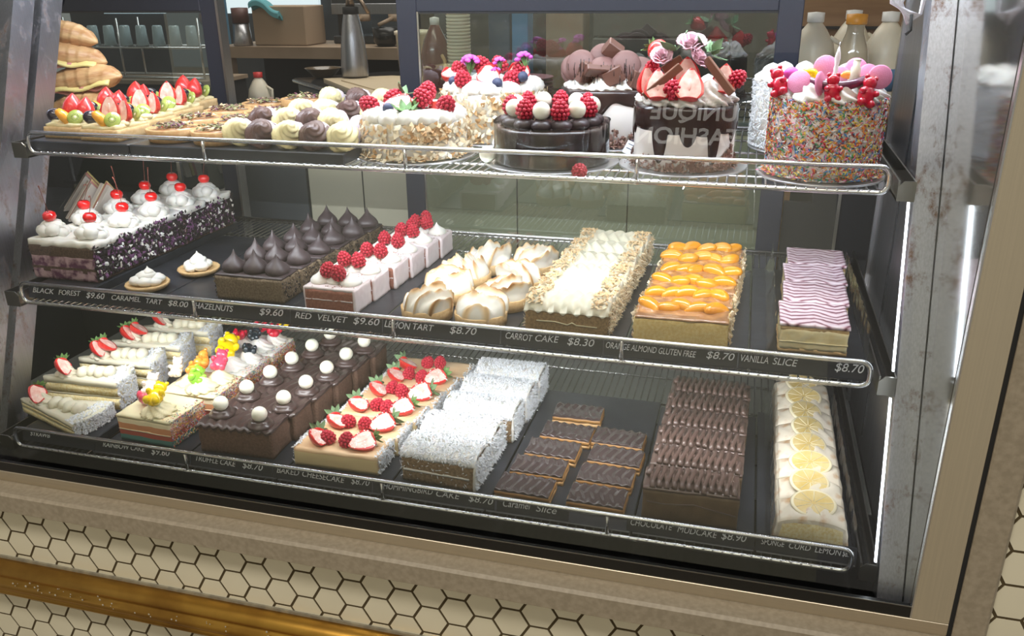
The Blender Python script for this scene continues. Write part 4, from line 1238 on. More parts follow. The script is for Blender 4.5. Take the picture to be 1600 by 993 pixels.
# ---- hummingbird slices
random.seed(21)
n = 5; y0 = 4.0; d = 2.42
for i in range(n):
    t = thing('hummingbird_slice', 'brown slice buried in white shredded coconut, %s in its row' % order(i, n), 'cake slice',
              (8.20+0.16*i+(0.3 if i > 1 else 0), y0+i*(d+0.26)+0.16*(i > 1), ZB_), [-.06, -.02, .02, -.03, .02][i], 'hummingbird cake slices')
    mb = MB(); w = 2.15; h = 1.55
    mb.rbox(-w, w, 0, d, 0, h, 0.22, 0.06, 2.4, 0, 0.05, i)
    obj('sponge', mb, [HUMM], t)
    mb = MB()
    mb.rbox(-w-0.04, w+0.10, -0.02, d, h-0.06, h+0.22, 0.22, 0.10, 1.8, 0, 0.1, i+1, shape=lambda p: Vector((p.x, p.y, p.z-.12*(p.z > h)+0.42*(p.z > h*.9)*max(0, sin(pi*p.y/d))**.6)))
    mb.rbox(w-0.02, w+0.12, 0, d, 0.0, h+0.1, 0.2, 0.07, 2, 0, 0.06, i+2)
    mb.rbox(-w+0.1, w-0.2, -0.05, 0.08, h*0.44, h*0.52, 0.2, 0.04, 3, 0, 0.04, i+3)
    obj('cream', mb, [CREAM], t)
    mb = MB()
    for k in range(1500):
        y_ = R(0, d); mb.flake((R(-w-.04, w+.1), y_, h+.18+.44*max(0, sin(pi*y_/d))**.6+R(-.02, .08)), (0, (y_/d-.5)*1.2, 1), .34*R(.6, 1.3), .06, .03, random.choice([0, 0, 0, 1]), 1.0)
    coat(mb, -w, w+0.12, 0, d, 0.02, h+0.25, 520, 'r', 0.36, 0.07, 0.03, [0, 0, 0, 1], 1.1, 0.07)
    coat(mb, -w, w, 0, d, 0.02, h+0.2, 200, 'l', 0.34, 0.07, 0.03, [0, 0, 0, 1], 1.1, 0.05)
    coat(mb, -w, w, 0, d, h-0.1, h+0.28, 150, 'f', 0.30, 0.06, 0.03, [0, 0, 1], 1.1, 0.05)
    coat(mb, -w, w, 0, d, 0.1, h-0.1, 45, 'f', 0.26, 0.06, 0.03, [0, 0, 1], 1.1, 0.02)
    coat(mb, -w, w, 0, d, 0.3, h+0.2, 120, 'k', 0.30, 0.06, 0.03, [0, 0, 1], 1.1, 0.03)
    o = obj('coconut_coating', mb, [COCO, COCO2], t); o['kind'] = 'stuff'

# ---- caramel slices in two columns
random.seed(22)
def caramel(loc, rz, label, sd, L=3.1, D=1.85):
    t = thing('caramel_slice', label, 'slice', loc, rz, 'caramel slices')
    w = L/2
    mb = MB(); mb.rbox(-w, w, 0, D, 0, 0.26, 0.2, 0.04, 4, 0, 0.03, sd); obj('biscuit_base', mb, [PASTRYD], t)
    mb = MB(); mb.rbox(-w, w, 0, D, 0.24, 0.50, 0.2, 0.035, 3, 0, 0.05, sd+1); obj('caramel_layer', mb, [CARAM], t)
    mb = MB()
    def rip(u, v):
        x = -w+0.04+(L-0.08)*u; y = 0.03+(D-0.06)*v
        z = 0.60+0.045*sin(x*12+1.6*sin(y*3.4+sd))+0.02*noise.noise(Vector((x*2, y*2, sd)))
        return Vector((x, y, z))
    mb.grid(70, 14, rip, 0, thick=lambda p: (p[0], p[1], 0.47))
    obj('chocolate_top', mb, [CSLTOP], t)
for k, (x, y, rz) in enumerate(((13.15, 3.55, -.03), (13.45, 5.65, 0), (13.75, 7.75, -.02), (14.15, 9.95, -.04), (14.35, 12.6, .02))):
    caramel((x, y, ZB_), rz, 'chocolate topped caramel slice in the left column, %s' % order(k, 5), k)
for k, (x, y, rz) in enumerate(((17.15, 3.5, -.02), (17.25, 5.65, -.03), (17.45, 7.8, -.05), (17.3, 9.95, -.04))):
    caramel((x, y, ZB_), rz, 'chocolate topped caramel slice in the right column, %s' % order(k, 4), k+10)

# ---- chocolate mud slices with piped loops
random.seed(23)
n = 6; y0 = 3.75; d = 2.12
for i in range(n):
    t = thing('mud_cake_slice', 'chocolate mud slice with looping icing, %s in its row' % order(i, n), 'cake slice',
              (21.95+0.09*i+R(-.08, .08), y0+i*(d+0.13), ZB_), R(-0.035, 0.035), 'chocolate mud cake slices')
    mb = MB(); w = 2.42; h = 1.85
    mb.rbox(-w, w, 0, d, 0, h, 0.22, 0.05, 1.6, 0, 0.05, i)
    mb.tube([(-2.2, -0.02, 1.15), (-1.4, -0.03, 1.10), (-0.6, -0.03, 1.15), (0.2, -0.03, 1.25), (0.9, -0.03, 1.10), (2.3, -0.02, 0.85)], 0.03, 6, 1)
    obj('sponge', mb, [MUDSP, MUD], t)
    mb = MB(); mb.rbox(-w-0.02, w+0.02, -0.02, d, h-0.03, h+0.12, 0.25, 0.05, 2, 0, 0.06, i+1)
    for row in range(1):
        path = []; K = 12
        for q in range(K*10+1):
            u = q/(K*10); ph_ = u*K*2*pi
            x = -w+0.18+(2*w-0.36)*u+0.08*sin(2*ph_)+0.04*noise.noise(Vector((u*9, i, 0)))
            y = d*0.46+(0.98+0.16*noise.noise(Vector((u*7, i, 5))))*sin(ph_)
            z = h+0.20+0.10*cos(ph_*0.5)**2
            if y < 0.12: z -= 0.9*(0.12-y)
            path.append((x, y, z))
        mb.tube(path, 0.125, 7)
    obj('icing', mb, [MUD], t)

# ---- lemon topped slices
random.seed(24)
n = 8; y0 = 3.3; d = 1.98
for i in range(n):
    t = thing('lemon_curd_slice', 'iced sponge slice under a lemon round, %s in its row' % order(i, n), 'cake slice',
              (27.93+0.015*i, y0+i*(d+0.03), ZB_), R(-0.02, 0.02), 'lemon curd slices')
    w = 1.82; h = 1.62
    def arch(p):
        s = min(1, abs(p.x)/w)
        k = p.z/h
        p = Vector(p); p.z = p.z*(1-0.22*s**2.6*k); p.x *= (1-0.10*k); return p
    def mf(nrm, c):
        if nrm == 'f' and abs(c[0]) < w-0.28 and c[2] < h-0.30 and c[2] > 0.08: return 1
        return 0
    mb = MB(); mb.rbox(-w, w, 0, d, 0, h, 0.14, 0.05, 2, 0, 0.10, i, shape=arch, matfn=mf)
    def ridge(u, v):
        x = (-w+0.1)+(2*w-0.2)*u; s = min(1, abs(x)/w)
        z = h*(1-0.22*s**2.6)-0.04+0.24*sin(pi*v)**.6+0.05*sin(x*7+3*sin(v*5+i))*sin(pi*v)
        return Vector((x*0.9, d*v, z))
    mb.grid(30, 10, ridge, 2, thick=lambda p: (p[0], p[1], p[2]-0.2))
    obj('sponge', mb, [MERW, SPONGEL, MERW], t)
    mb = MB()
    mb.lathe([(0.01, 0), (1.0, 0), (1.05, 0.05), (1.0, 0.11), (0.90, 0.115), (0.01, 0.115)], 36, mats=[1, 1, 1, 1, 0])
    for k in range(9):
        a = 2*pi*k/9; mb.tube([(0.12*cos(a), 0.12*sin(a), 0.118), (0.88*cos(a), 0.88*sin(a), 0.118)], 0.022, 4, 1)
    obj('lemon_round', mb, [LEMON, LEMONR], t, (R(-.08, .08), d*0.55, h+0.20), (0.30, 0, R(0, 1)), (1.08, 0.86, 1))
t = thing('plastic_wrap', 'clear plastic film wrapped along both sides of the lemon curd slices', 'plastic film', (0, 0, ZB_))
obj('film_sheet', film_side(26.15, -1, 1.6, 3.2, 19.2), [PLAST], t); obj('film_sheet', film_side(29.96, 0.1, 1.6, 3.4, 19.2), [PLAST], t)

# ================================================================== TOP SHELF: whole cakes
def board(x, y, r, label):
    mb = MB(); mb.lathe([(r-0.03, 0), (r, 0.02), (r, 0.08), (r-0.03, 0.1)], 64)
    tag(obj('cake_board', mb, [BOARD], None, (x, y, GT)), label, 'cake board', 'silver cake boards')
CZ = GT+0.115
def drips(mb, R0, ztop, fn, m=0, seg=160, thick=0.10, top_r=None):
    """glaze cap: flat top plus a skirt whose length varies with the angle"""
    V = 12; b = len(mb.v)
    for v in range(V+1):
        for k in range(seg):
            a = 2*pi*k/seg
            if v <= 3:
                rr = [0.0, R0*0.6, R0*0.93, R0+thick*0.55][v]; z = ztop+[0.10, 0.10, 0.10, 0.03][v]
            else:
                L = fn(a); t = (v-3)/(V-3)
                z = ztop-0.02-L*t; rr = R0+thick*(1 if t < 0.75 else max(0.0, 1-((t-0.75)/0.25)**2)*1.0)*(0.8+0.35*t)
            mb.v.append((rr*cos(a), rr*sin(a), z))
    for v in range(V):
        for k in range(seg):
            j = (k+1) % seg
            mb.f.append((b+v*seg+k, b+(v+1)*seg+k, b+(v+1)*seg+j, b+v*seg+j)); mb.m.append(m); mb.s.append(True)
def ringcoat(mb, r, z0, z1, n, L, W, T, mats, tilt=0.7, lift=0.05, wz=None):
    for i in range(n):
        a = R(0, 2*pi); z = max(z0+L*.5, R(z0, z1))
        rr = r+R(0, lift*2)
        mb.flake((rr*cos(a), rr*sin(a), z), (cos(a), sin(a), 0), L*R(.7, 1.3), W*R(.7, 1.3), T, random.choice(mats), tilt)

# ---- sprinkle cake
random.seed(31)
board(26.9, 11.35, 3.12, 'round silver board under the sprinkle covered cake')
t = thing('sprinkle_cake', 'tall cake covered in coloured sprinkles, topped with sweets and one white candle', 'cake', (26.9, 11.35, CZ))
mb = MB(); Rk, Hk = 2.68, 3.72
mb.lathe([(Rk-0.08, 0), (Rk, 0.1), (Rk, Hk-0.12), (Rk-0.12, Hk), (0.01, Hk)], 64)
obj('icing', mb, [mat('sprinkle_cake_icing', (0.84, 0.74, 0.70), 0.6)], t)
mb = MB()
ringcoat(mb, Rk+0.02, 0.02, Hk+0.05, 5600, 0.29, 0.085, 0.07, [0, 0, 0, 1, 1, 2, 2, 3, 3, 4, 5, 6, 7], 0.35, 0.03)
for i in range(500):
    a = R(0, 2*pi); rr = R(Rk-0.45, Rk+0.05); mb.flake((rr*cos(a), rr*sin(a), Hk+R(0, .1)), (0, 0, 1), 0.21, 0.06, 0.055, random.choice(range(8)), 0.9)
for i in range(520):
    a = R(0, 2*pi); rr = Rk+abs(random.gauss(0, 0.16)); mb.flake((rr*cos(a), rr*sin(a), 0.10+R(0, .12)), (0, 0, 1), 0.28, 0.08, 0.065, random.choice(range(8)), 0.4)
o = obj('sprinkles', mb, SPR, t); o['kind'] = 'stuff'
for k in range(9):
    a = -pi/2+2*pi*k/9+0.17; mb = MB(); rosette(mb, (0, 0, 0), 0.88, 0.98, 6, 0.17, 2.2)
    obj('cream_swirl', mb, [CREAM], t, (1.78*cos(a), 1.78*sin(a), Hk-0.02), (0, 0, a))
mb = MB(); mb.ell((0, 0, Hk+0.1), (1.5, 1.5, 0.6), 20, 8); obj('cream_centre', mb, [CREAM], t)
disc = MB(); disc.lathe([(0.01, -0.09), (0.50, -0.09), (0.56, -0.03), (0.56, 0.03), (0.50, 0.09), (0.01, 0.09)], 28); DISC = disc.mesh('musk_disc', [PINK])
for (x, y, z, rx, rz) in ((-1.55, -1.5, .85, 1.15, -0.45), (-0.62, -2.1, .85, 1.45, 1.2), (-0.35, -0.5, 1.45, 1.35, 0.1), (0.35, -0.9, 1.15, 1.2, 0.1), (2.05, -1.25, 1.10, 1.35, 0.15), (1.15, 0.6, 1.25, 1.35, 0.2), (1.7, -0.1, 1.05, 1.2, 0.4)):
    put('musk_sweet', DISC, t, (x, y, Hk+z), (rx, 0, rz), 1.0 if z != 1.15 else 0.7)
gum(t, 'red', (-0.05, -2.40, Hk+0.05), (-0.15, 0, 0.15), 1.35)
gum(t, 'red', (1.35, -2.25, Hk-0.15), (-0.2, 0.30, 0.35), 1.5)
gum(t, 'red', (-2.25, -1.3, Hk+0.15), (-0.2, -0.45, -0.5), 1.5)
def snake(col, pts, r=0.17):
    mb = MB(); P = []
    n = len(pts)
    for i in range((n-1)*6+1):
        u = i/6; k = min(int(u), n-2); f = u-k
        p0 = Vector(pts[max(k-1, 0)]); p1 = Vector(pts[k]); p2 = Vector(pts[k+1]); p3 = Vector(pts[min(k+2, n-1)])
        P.append(0.5*((2*p1)+(p2-p0)*f+(2*p0-5*p1+4*p2-p3)*f*f+(3*p1-p0-3*p2+p3)*f**3))
    mb.tube(P, [r*(0.7+0.3*sin(pi*i/(len(P)-1))) for i in range(len(P))], 10)
    obj('gummy_snake', mb, [col if not isinstance(col, str) else GUM[col]], t)
snake(mat('purple_gummy', (0.13, 0.03, 0.07), 0.25, coat=0.4), [(-1.15, -1.45, Hk+0.95), (-0.5, -1.9, Hk+0.78), (0.3, -1.95, Hk+0.74), (1.0, -1.75, Hk+0.86), (1.35, -1.3, Hk+1.0)], 0.24)
snake('yellow', [(-1.7, -0.9, Hk+0.95), (-1.3, -0.9, Hk+1.2), (-0.9, -0.9, Hk+1.2), (-0.7, -1.0, Hk+0.95)], 0.22)
snake('orange', [(0.3, -0.8, Hk+1.0), (0.7, -0.9, Hk+1.15), (1.2, -1.0, Hk+0.95)], 0.22)
snake('orange', [(1.2, -1.4, Hk+0.85), (1.6, -1.5, Hk+0.95), (1.9, -1.2, Hk+0.9)], 0.2)
mb = MB(); mb.ell((0, 0, 0), (0.36, 0.30, 0.30), 20, 12, fn=lambda v: 1+0.12*sin(v.x*14)*sin(v.y*14)*sin(v.z*14)); obj('pink_sweet', mb, [FLOWER], t, (-1.9, -0.6, Hk+1.15))
mb = MB(); mb.tube([(0, 0, 0), (0, 0, 0.55), (0, 0, 0.62), (0, 0, 0.85)], [0.2, 0.2, 0.14, 0.14], 12); mb.ell((0, 0, 0.86), (0.16, 0.16, 0.06), 10, 6)
obj('milk_bottle_sweet', mb, [WCHOC], t, (0.95, -1.1, Hk+0.85), (-0.1, 0.05, 0), 1.15)
mb = MB()
mb.lathe([(0.10, 0), (0.11, 0.4), (0.085, 0.5), (0.12, 0.62), (0.085, 0.76), (0.12, 0.90), (0.09, 1.05), (0.14, 1.35), (0.10, 1.62), (0.02, 1.9)], 14)
cd = obj('candle', mb, [mat('candle_wax', (0.84, 0.84, 0.86), 0.4)], t, (0.05, -1.15, Hk+0.55), (0, 0.03, 0))
mb = MB(); mb.tube([(0, 0, 1.85), (0.01, 0, 2.1)], 0.018, 5); obj('wick', mb, [CHALK], cd)

# ---- drip cake in front
def chips(mb, r, hmax, n, sz=0.22):
    for i in range(n):
        a = R(0, 2*pi); top = hmax*(0.35+0.65*abs(noise.noise(Vector((3*cos(a), 3*sin(a), r)))*1.8)); z = R(0, min(top, hmax))
        mb.flake(((r+R(0.01, .12))*cos(a), (r+R(.01, .12))*sin(a), z+0.05), (cos(a), sin(a), .2), sz*R(.6, 1.6), sz*.6*R(.6, 1.3), 0.05, random.choice([0, 0, 1]), 1.0)
    for i in range(n//2):
        a = R(0, 2*pi); rr = r+abs(random.gauss(0, .22)); mb.flake((rr*cos(a), rr*sin(a), 0.05+R(0, .1)), (0, 0, 1), sz*.8*R(.6, 1.4), sz*.5, .05, random.choice([0, 0, 1]), .6)
random.seed(32)
board(19.95, 12.3, 3.4, 'round silver board under the drip cake with strawberries')
t = thing('drip_cake', 'white cake with dark chocolate drips, topped with strawberries and pink roses', 'cake', (19.95, 12.3, CZ))
Rk, Hk = 2.62, 3.15
mb = MB(); mb.lathe([(Rk-0.05, 0), (Rk, 0.06), (Rk, Hk-0.1), (Rk-0.1, Hk), (0.01, Hk)], 64); obj('icing', mb, [WALLW], t)
fd = [(-2.35, 1.15, .55), (-1.98, 2.75, .085), (-1.72, 1.25, .3), (-1.42, 1.85, .10), (-1.1, 1.35, .2), (-0.90, 2.9, .07), (-0.55, 1.3, .25), (-0.35, 1.8, .08), (0.1, 1.5, .1), (0.6, 2.0, .1), (1.2, 1.4, .1), (1.8, 2.2, .1), (2.5, 1.7, .1), (3.1, 2.1, .09), (-2.85, 1.5, .1)]
def dl(a):
    v = 0.95+0.12*sin(3*a)
    for (c, L, w) in fd:
        dd = abs((a-c+pi) % (2*pi)-pi); v = max(v, L*max(0.0, 1-(dd/(w*2.1))**2)**0.4 if dd < w*2.1 else 0)
    return v
mb = MB(); drips(mb, Rk, Hk, dl, seg=360); obj('chocolate_drip', mb, [GANA], t)
mb = MB(); chips(mb, Rk+0.03, 0.75, 620); 
for (a, z) in ((-1.35, .45), (-1.3, .25), (-1.55, .2), (-1.75, .25), (-1.15, .2)):
    mb.flake(((Rk+.1)*cos(a), (Rk+.1)*sin(a), z), (cos(a), sin(a), .1), .62, .5, .1, 0, .3)
for i in range(170):
    a = R(-.95, -.35); mb.flake(((Rk+.08)*cos(a), (Rk+.08)*sin(a), R(.1, 1.25)*(a+1.0)/.6), (cos(a), sin(a), .1), .26, .18, .05, R(0, 1) < .4, 1)
o = obj('chocolate_shavings', mb, [CHIPS, CHIPL], t); o['kind'] = 'stuff'
for k in range(8):
    a = -pi/2+2*pi*k/8+0.12; mb = MB(); rosette(mb, (0, 0, 0), 0.92, 1.30, 7, 0.17, 2.4); obj('cream_swirl', mb, [CREAM], t, (1.60*cos(a), 1.60*sin(a), Hk+0.06), (0, 0, a*2))
mb = MB(); mb.ell((0, 0, Hk+0.3), (1.3, 1.3, 1.0), 20, 10); obj('cream_centre', mb, [CREAM], t)
def stand_straw(p, rz, tilt, sc=1.0, me=None):
    """half strawberry standing tip-up, cut face towards the customer"""
    e = Matrix.Rotation(rz, 3, 'Z') @ Matrix.Rotation(tilt, 3, 'X') @ Matrix(((0, 0, -1), (0, 1, 0), (1, 0, 0))).to_3x3()
    M3 = Matrix.Rotation(rz, 3, 'Z') @ Matrix.Rotation(tilt, 3, 'X')
    # local +x (tip->calyx) -> down, local +z (cut face) -> -y
    B = Matrix(((0, -1, 0), (0, 0, -1), (-1, 0, 0)))
    q = (M3 @ B).to_euler()
    return put('strawberry', me or STH, t, p, q, sc)
stand_straw((-1.35, -1.75, Hk+1.85), 0.15, -0.45, 1.15)
stand_straw((0.30, -2.0, Hk+1.95), 0.0, -0.5, 1.22)
stand_straw((1.95, -1.0, Hk+2.1), -0.4, -0.3, 1.1)
stand_straw((-2.0, -1.2, Hk+1.95), 0.9, -0.2, 1.1)
stand_straw((0.0, -0.9, Hk+2.4), 0.2, -0.2, 1.2)
straw(t, (-0.9, -0.5, Hk+2.2), 2.6, STW, -0.5, 0, 1.0)
rasp(t, (-0.75, -2.45, Hk+0.70), 1.15, (1.1, 0)); rasp(t, (2.2, -1.15, Hk+1.1), 1.0, (0.8, 0.3)); rasp(t, (-1.9, 0.4, Hk+1.2))
for (a, b) in (((-1.95, -2.25, Hk+0.55), (-0.25, -1.7, Hk+2.0)), ((2.35, -1.95, Hk+0.75), (0.95, -1.45, Hk+2.35)), ((-1.2, -0.9, Hk+1.7), (-0.3, -0.7, Hk+2.3))):
    A = Vector(a); B = Vector(b); d = (B-A); L = d.length; mb = MB(); mb.box(0, L, -0.12, 0.12, -0.2, 0.2, 0, bev=0.03)
    q = d.to_track_quat('X', 'Z').to_euler(); obj('chocolate_bar', mb, [MILKCH], t, a, q)
def rose_mesh():
    mb = MB(); random.seed(5)
    for ring in range(4):
        n = 4+ring; r = 0.10+0.13*ring
        for k in range(n):
            a = 2*pi*k/n+ring*.7; c, s = cos(a), sin(a)
            def P(u, v):
                w = (u-.5)*1.5*(0.5+r*1.7); fl = r+0.16*v*v*(1+ring*.5)
                x = fl*c-w*s*.6*(0.55+0.45*v); y = fl*s+w*c*.6*(0.55+.45*v)
                z = 0.62*v-0.09*ring*v - 0.10*abs(u-.5)*2*v+0.05*sin(u*9+k)*v
                return Vector((x*(1-.25*abs(u-.5)), y*(1-.25*abs(u-.5)), z))
            mb.grid(6, 5, P, 0, thick=lambda p: (p[0]*.95, p[1]*.95, p[2]-.012))
    return mb.mesh('rose', [ROSE])
ROSEM = rose_mesh()
def rose(t, p, rot, sc): 
    o = put('rose', ROSEM, t, p, rot, sc); return o
rose(t, (0.15, -0.9, Hk+2.95), (0.5, 0.1, 0), 0.85); rose(t, (0.45, -1.35, Hk+2.35), (0.9, 0.3, 1), 0.75); rose(t, (-1.3, -0.9, Hk+2.35), (0.7, -.4, .5), 0.65)
LEAFB = m_leaves(3, LEAFP, 0.95)
for p, q in (((0.9, -0.9, Hk+2.6), (0, -1.2, 0.2)), ((-0.6, -0.8, Hk+2.7), (0, -1.0, 2.6)), ((1.2, -0.8, Hk+2.5), (0.4, -0.6, 0.5))):
    put('rose_leaves', LEAFB, t, p, q, 1.1)

# ---- chocolate ganache cake with berries and white balls
random.seed(33)
board(12.85, 11.75, 3.72, 'round silver board under the glossy chocolate cake')
t = thing('chocolate_cake', 'low glossy chocolate cake ringed with raspberries and white chocolate balls', 'cake', (12.85, 11.75, CZ))
Rk, Hk = 3.12, 1.95
mb = MB(); mb.lathe([(Rk-0.03, 0), (Rk, 0.05), (Rk, Hk-0.18), (Rk-0.06, Hk-0.05), (Rk-0.22, Hk), (0.01, Hk)], 72)
obj('ganache', mb, [GANA], t)
for k in range(14):
    a = -pi/2+2*pi*k/14; mb = MB(); mb.lathe([(0.40, 0), (0.56, 0.12), (0.58, 0.28), (0.48, 0.44), (0.30, 0.52), (0.01, 0.54)], 20); obj('chocolate_dollop', mb, [GANAM], t, (2.28*cos(a), 2.28*sin(a), Hk-0.01))
for k in range(14):
    a = -pi/2+2*pi*k/14-0.02; p = (2.18*cos(a), 2.18*sin(a), Hk+0.50)
    if k % 2 == 0: put('white_chocolate_ball', BALL, t, p, (0, 0, 0), 1.02)
    else: rasp(t, p, 1.12)
mb = MB(); mb.lathe([(Rk+0.06, 0.03), (Rk+0.07, Hk+0.20)], 72, cap=False, fn=lambda a, r, z: (r+0.02*sin(7*a), z+(0.05*sin(5*a) if z > 1 else 0)))
obj('acetate_collar', mb, [PLAST], t)
b_ = put('white_chocolate_ball', BALL, None, (9.65, 10.2, GT+0.1)); tag(b_, 'single white chocolate ball lying on the silver board left of the glossy chocolate cake', 'chocolate ball')
b_ = put('raspberry', RASPM, None, (14.9, 9.0, GT+0.12), (1.4, 0, 0.4), 0.92); tag(b_, 'single raspberry fallen beside the front of the glossy chocolate cake', 'raspberry')

# ---- almond cakes
def almond_cake(x, y, Rk, Hk, label, bl, seed):
    global t
    random.seed(seed)
    board(x, y, Rk+0.42, bl)
    t = thing('almond_cake', label, 'cake', (x, y, CZ), 0, 'flaked almond cakes')
    mb = MB(); mb.lathe([(Rk-0.1, 0), (Rk-0.02, 0.06), (Rk-0.02, Hk-0.1), (Rk-0.12, Hk), (0.01, Hk)], 64); obj('icing', mb, [CREAM], t)
    mb = MB(); ringcoat(mb, Rk, 0.0, Hk+0.05, int(680*Rk*Hk/6), 0.46, 0.30, 0.03, [0, 1, 1, 1, 2], 0.9, 0.10)
    for i in range(190):
        a = R(0, 2*pi); rr = Rk+abs(random.gauss(0, .18)); mb.flake((rr*cos(a), rr*sin(a), 0.05+R(0, .1)), (0, 0, 1), .34, .24, .03, random.choice([0, 1, 2]), .6)
    for i in range(60):
        a = R(-1.3, -0.6); mb.flake(((Rk+.12)*cos(a), (Rk+.12)*sin(a), Hk-R(0, .75)), (cos(a), sin(a), .3), .62, .42, .03, random.choice([0, 2, 2]), 1.2)
    o = obj('flaked_almonds', mb, [ALM, ALM2, ALM3], t); o['kind'] = 'stuff'
    for k in range(14):
        a = 2*pi*k/14; mb = MB(); 
        mb.lathe([(0.62, -0.02), (0.72, 0.12), (0.66, 0.32), (0.46, 0.50), (0.2, 0.60), (0.01, 0.62)], 40, fn=lambda an, r, z: (r*(1+0.13*cos(7*(an+z*2.4))), z))
        obj('cream_swirl', mb, [CREAM], t, ((Rk-0.72)*cos(a), (Rk-0.72)*sin(a), Hk-0.02), (0, 0, a*3), (1.0, 1.0, 1.3))
    mb = MB(); mb.lathe([(Rk-0.9, Hk-0.05), (Rk-1.0, Hk+0.4), (Rk-1.6, Hk+0.6), (0.01, Hk+0.6)], 40, fn=lambda a, r, z: (r*(1+0.03*sin(9*a)), z)); obj('cream_centre', mb, [CREAM], t)
    return t
board_l = 'round silver board under the front almond cake'
t = almond_cake(4.75, 12.1, 2.98, 1.95, 'low almond coated cake with raspberries and strawberry leaves, front of the two', board_l, 34)
Hk = 1.95
for p, r_ in (((-1.95, -.9, Hk+.55), (1.0, -.4)), ((-1.35, -.5, Hk+.75), (.8, 0)), ((0.45, 0.6, Hk+1.0), (.5, .3)), ((0.9, -.2, Hk+.75), (.6, 0)), ((1.95, -.6, Hk+.55), (.7, .3))): rasp(t, p, 1.2, r_)
straw(t, (-1.7, .5, Hk+.9), -0.3, STHS, 0.1, 0.3, 1.3, lv=LEAVESP); straw(t, (2.3, .6, Hk+0.9), 3.3, STHS, 0.15, 0.4, 1.15, leaves=False); straw(t, (-1.3, -1.4, Hk+0.9), 0.3, STHS, 0.0, 0.9, 1.2, lv=LEAVES)
LF2 = m_leaves(6, LEAF, 0.85)
put('mint_leaves', LF2, t, (0.15, -1.7, Hk+.55), (0, -1.3, -1.2), 1.0); put('mint_leaves', LEAFB, t, (-0.7, .3, Hk+1.3), (0, -1.1, .6), 0.9)
put('blueberry', BLUE, t, (-0.85, -1.75, Hk+.45), (0, 0, 0), 1.3)
t = almond_cake(7.55, 18.7, 3.2, 2.85, 'taller almond coated cake with purple flowers, behind the low almond cake', 'round silver board under the rear almond cake', 35)
Hk = 2.85
for p in ((-1.3, -2.1, Hk+.45), (1.55, -1.9, Hk+.5), (-.35, -.4, Hk+1.1), (2.1, -.7, Hk+.8), (-1.9, -.6, Hk+.7), (.5, .3, Hk+1.0)): rasp(t, p, 1.2, (R(.2, .9), R(-.3, .3)))
straw(t, (0.95, -2.0, Hk+.75), 2.75, STH, -0.35, -0.8, 1.2, leaves=False); straw(t, (-1.4, -1.3, Hk+.9), 2.9, STH, -0.2, -0.3, 1.2, leaves=False); straw(t, (2.6, -1.2, Hk+1.0), 2.7, STH, -0.3, -.9, 1.15, leaves=False)
for p in ((.95, -2.5, Hk+.35), (-2.5, -1.0, Hk+.5), (2.3, -1.6, Hk+.65), (-2.0, -1.9, Hk+.35)): put('blueberry', BLUE, t, p, (0, 0, 0), 1.35)
def blossom():
    mb = MB(); random.seed(8)
    for k in range(26):
        a = R(0, 2*pi); e = R(0.2, 1.4); d = Vector((cos(a)*cos(e), sin(a)*cos(e), sin(e)))
        p = d*0.36
        mb.ell(tuple(p), (0.13, 0.13, 0.09), 7, 5)
        mb.tube([tuple(-Vector((0, 0, .35))), tuple(p*.8)], 0.02, 4, 1)
    return mb.mesh('blossom', [FLOWER, LEAF])
BL = blossom()
for p, s_ in (((-1.2, -1.0, Hk+1.55), 1.45), ((.75, -1.2, Hk+1.65), 1.0), ((2.2, -.8, Hk+1.75), 1.45), ((-2.0, -.4, Hk+1.2), 1.0), ((0.55, -1.4, Hk+1.15), .8)): put('purple_blossom', BL, t, p, (R(-.2, .2), R(-.2, .2), R(0, 3)), s_)

# ---- rear drip cake with macarons
random.seed(36)
board(14.7, 18.2, 3.3, 'round silver board under the drip cake with macarons')
t = thing('macaron_cake', 'white cake under dark glaze, piled with brown macarons and chocolate pieces', 'cake', (14.7, 18.2, CZ))
Rk, Hk = 2.58, 3.15
mb = MB(); mb.lathe([(Rk-0.05, 0), (Rk, 0.06), (Rk, Hk-0.1), (Rk-0.1, Hk), (0.01, Hk)], 64); obj('icing', mb, [WALLW], t)
mb = MB(); drips(mb, Rk, Hk, lambda a: 1.05+0.32*sin(3*a+1.2)+0.22*sin(7*a)+0.1*sin(11*a), seg=240); obj('chocolate_drip', mb, [GANA], t)
mb = MB(); chips(mb, Rk+0.03, 1.35, 900, 0.3); o = obj('chocolate_shavings', mb, [CHIPS, CHIPL], t); o['kind'] = 'stuff'
for k in range(8):
    a = -pi/2+2*pi*k/8; mb = MB(); rosette(mb, (0, 0, 0), 0.80, 0.85, 9, 0.16, 1.0); obj('cream_swirl', mb, [CREAM], t, (1.6*cos(a), 1.6*sin(a), Hk+0.05))
mac = MB()
for s in (-1, 1):
    mac.lathe([(0.62, s*0.10), (0.74, s*0.16), (0.74, s*0.26), (0.60, s*0.42), (0.3, s*0.50), (0.01, s*0.52)] if s > 0 else [(0.01, -0.52), (0.3, -0.50), (0.60, -0.42), (0.74, -0.26), (0.74, -0.16), (0.62, -0.10)], 28)
mac.lathe([(0.60, -0.11), (0.66, 0), (0.60, 0.11)], 24, mat=1)
MAC = mac.mesh('macaron', [MACAR, MILKCH])
for p, r_ in (((-1.35, -.6, Hk+1.3), (1.2, .2, -.2)), ((1.25, -.7, Hk+1.3), (1.3, 0, .35)), ((-.2, 0.3, Hk+1.6), (1.1, .3, 0)), ((-1.9, .3, Hk+1.0), (.9, .3, 0)), ((2.1, -.2, Hk+.95), (.8, -.3, .8)), ((0.1, -1.1, Hk+1.05), (.6, .2, .3))):
    put('macaron', MAC, t, p, r_, 1.2)
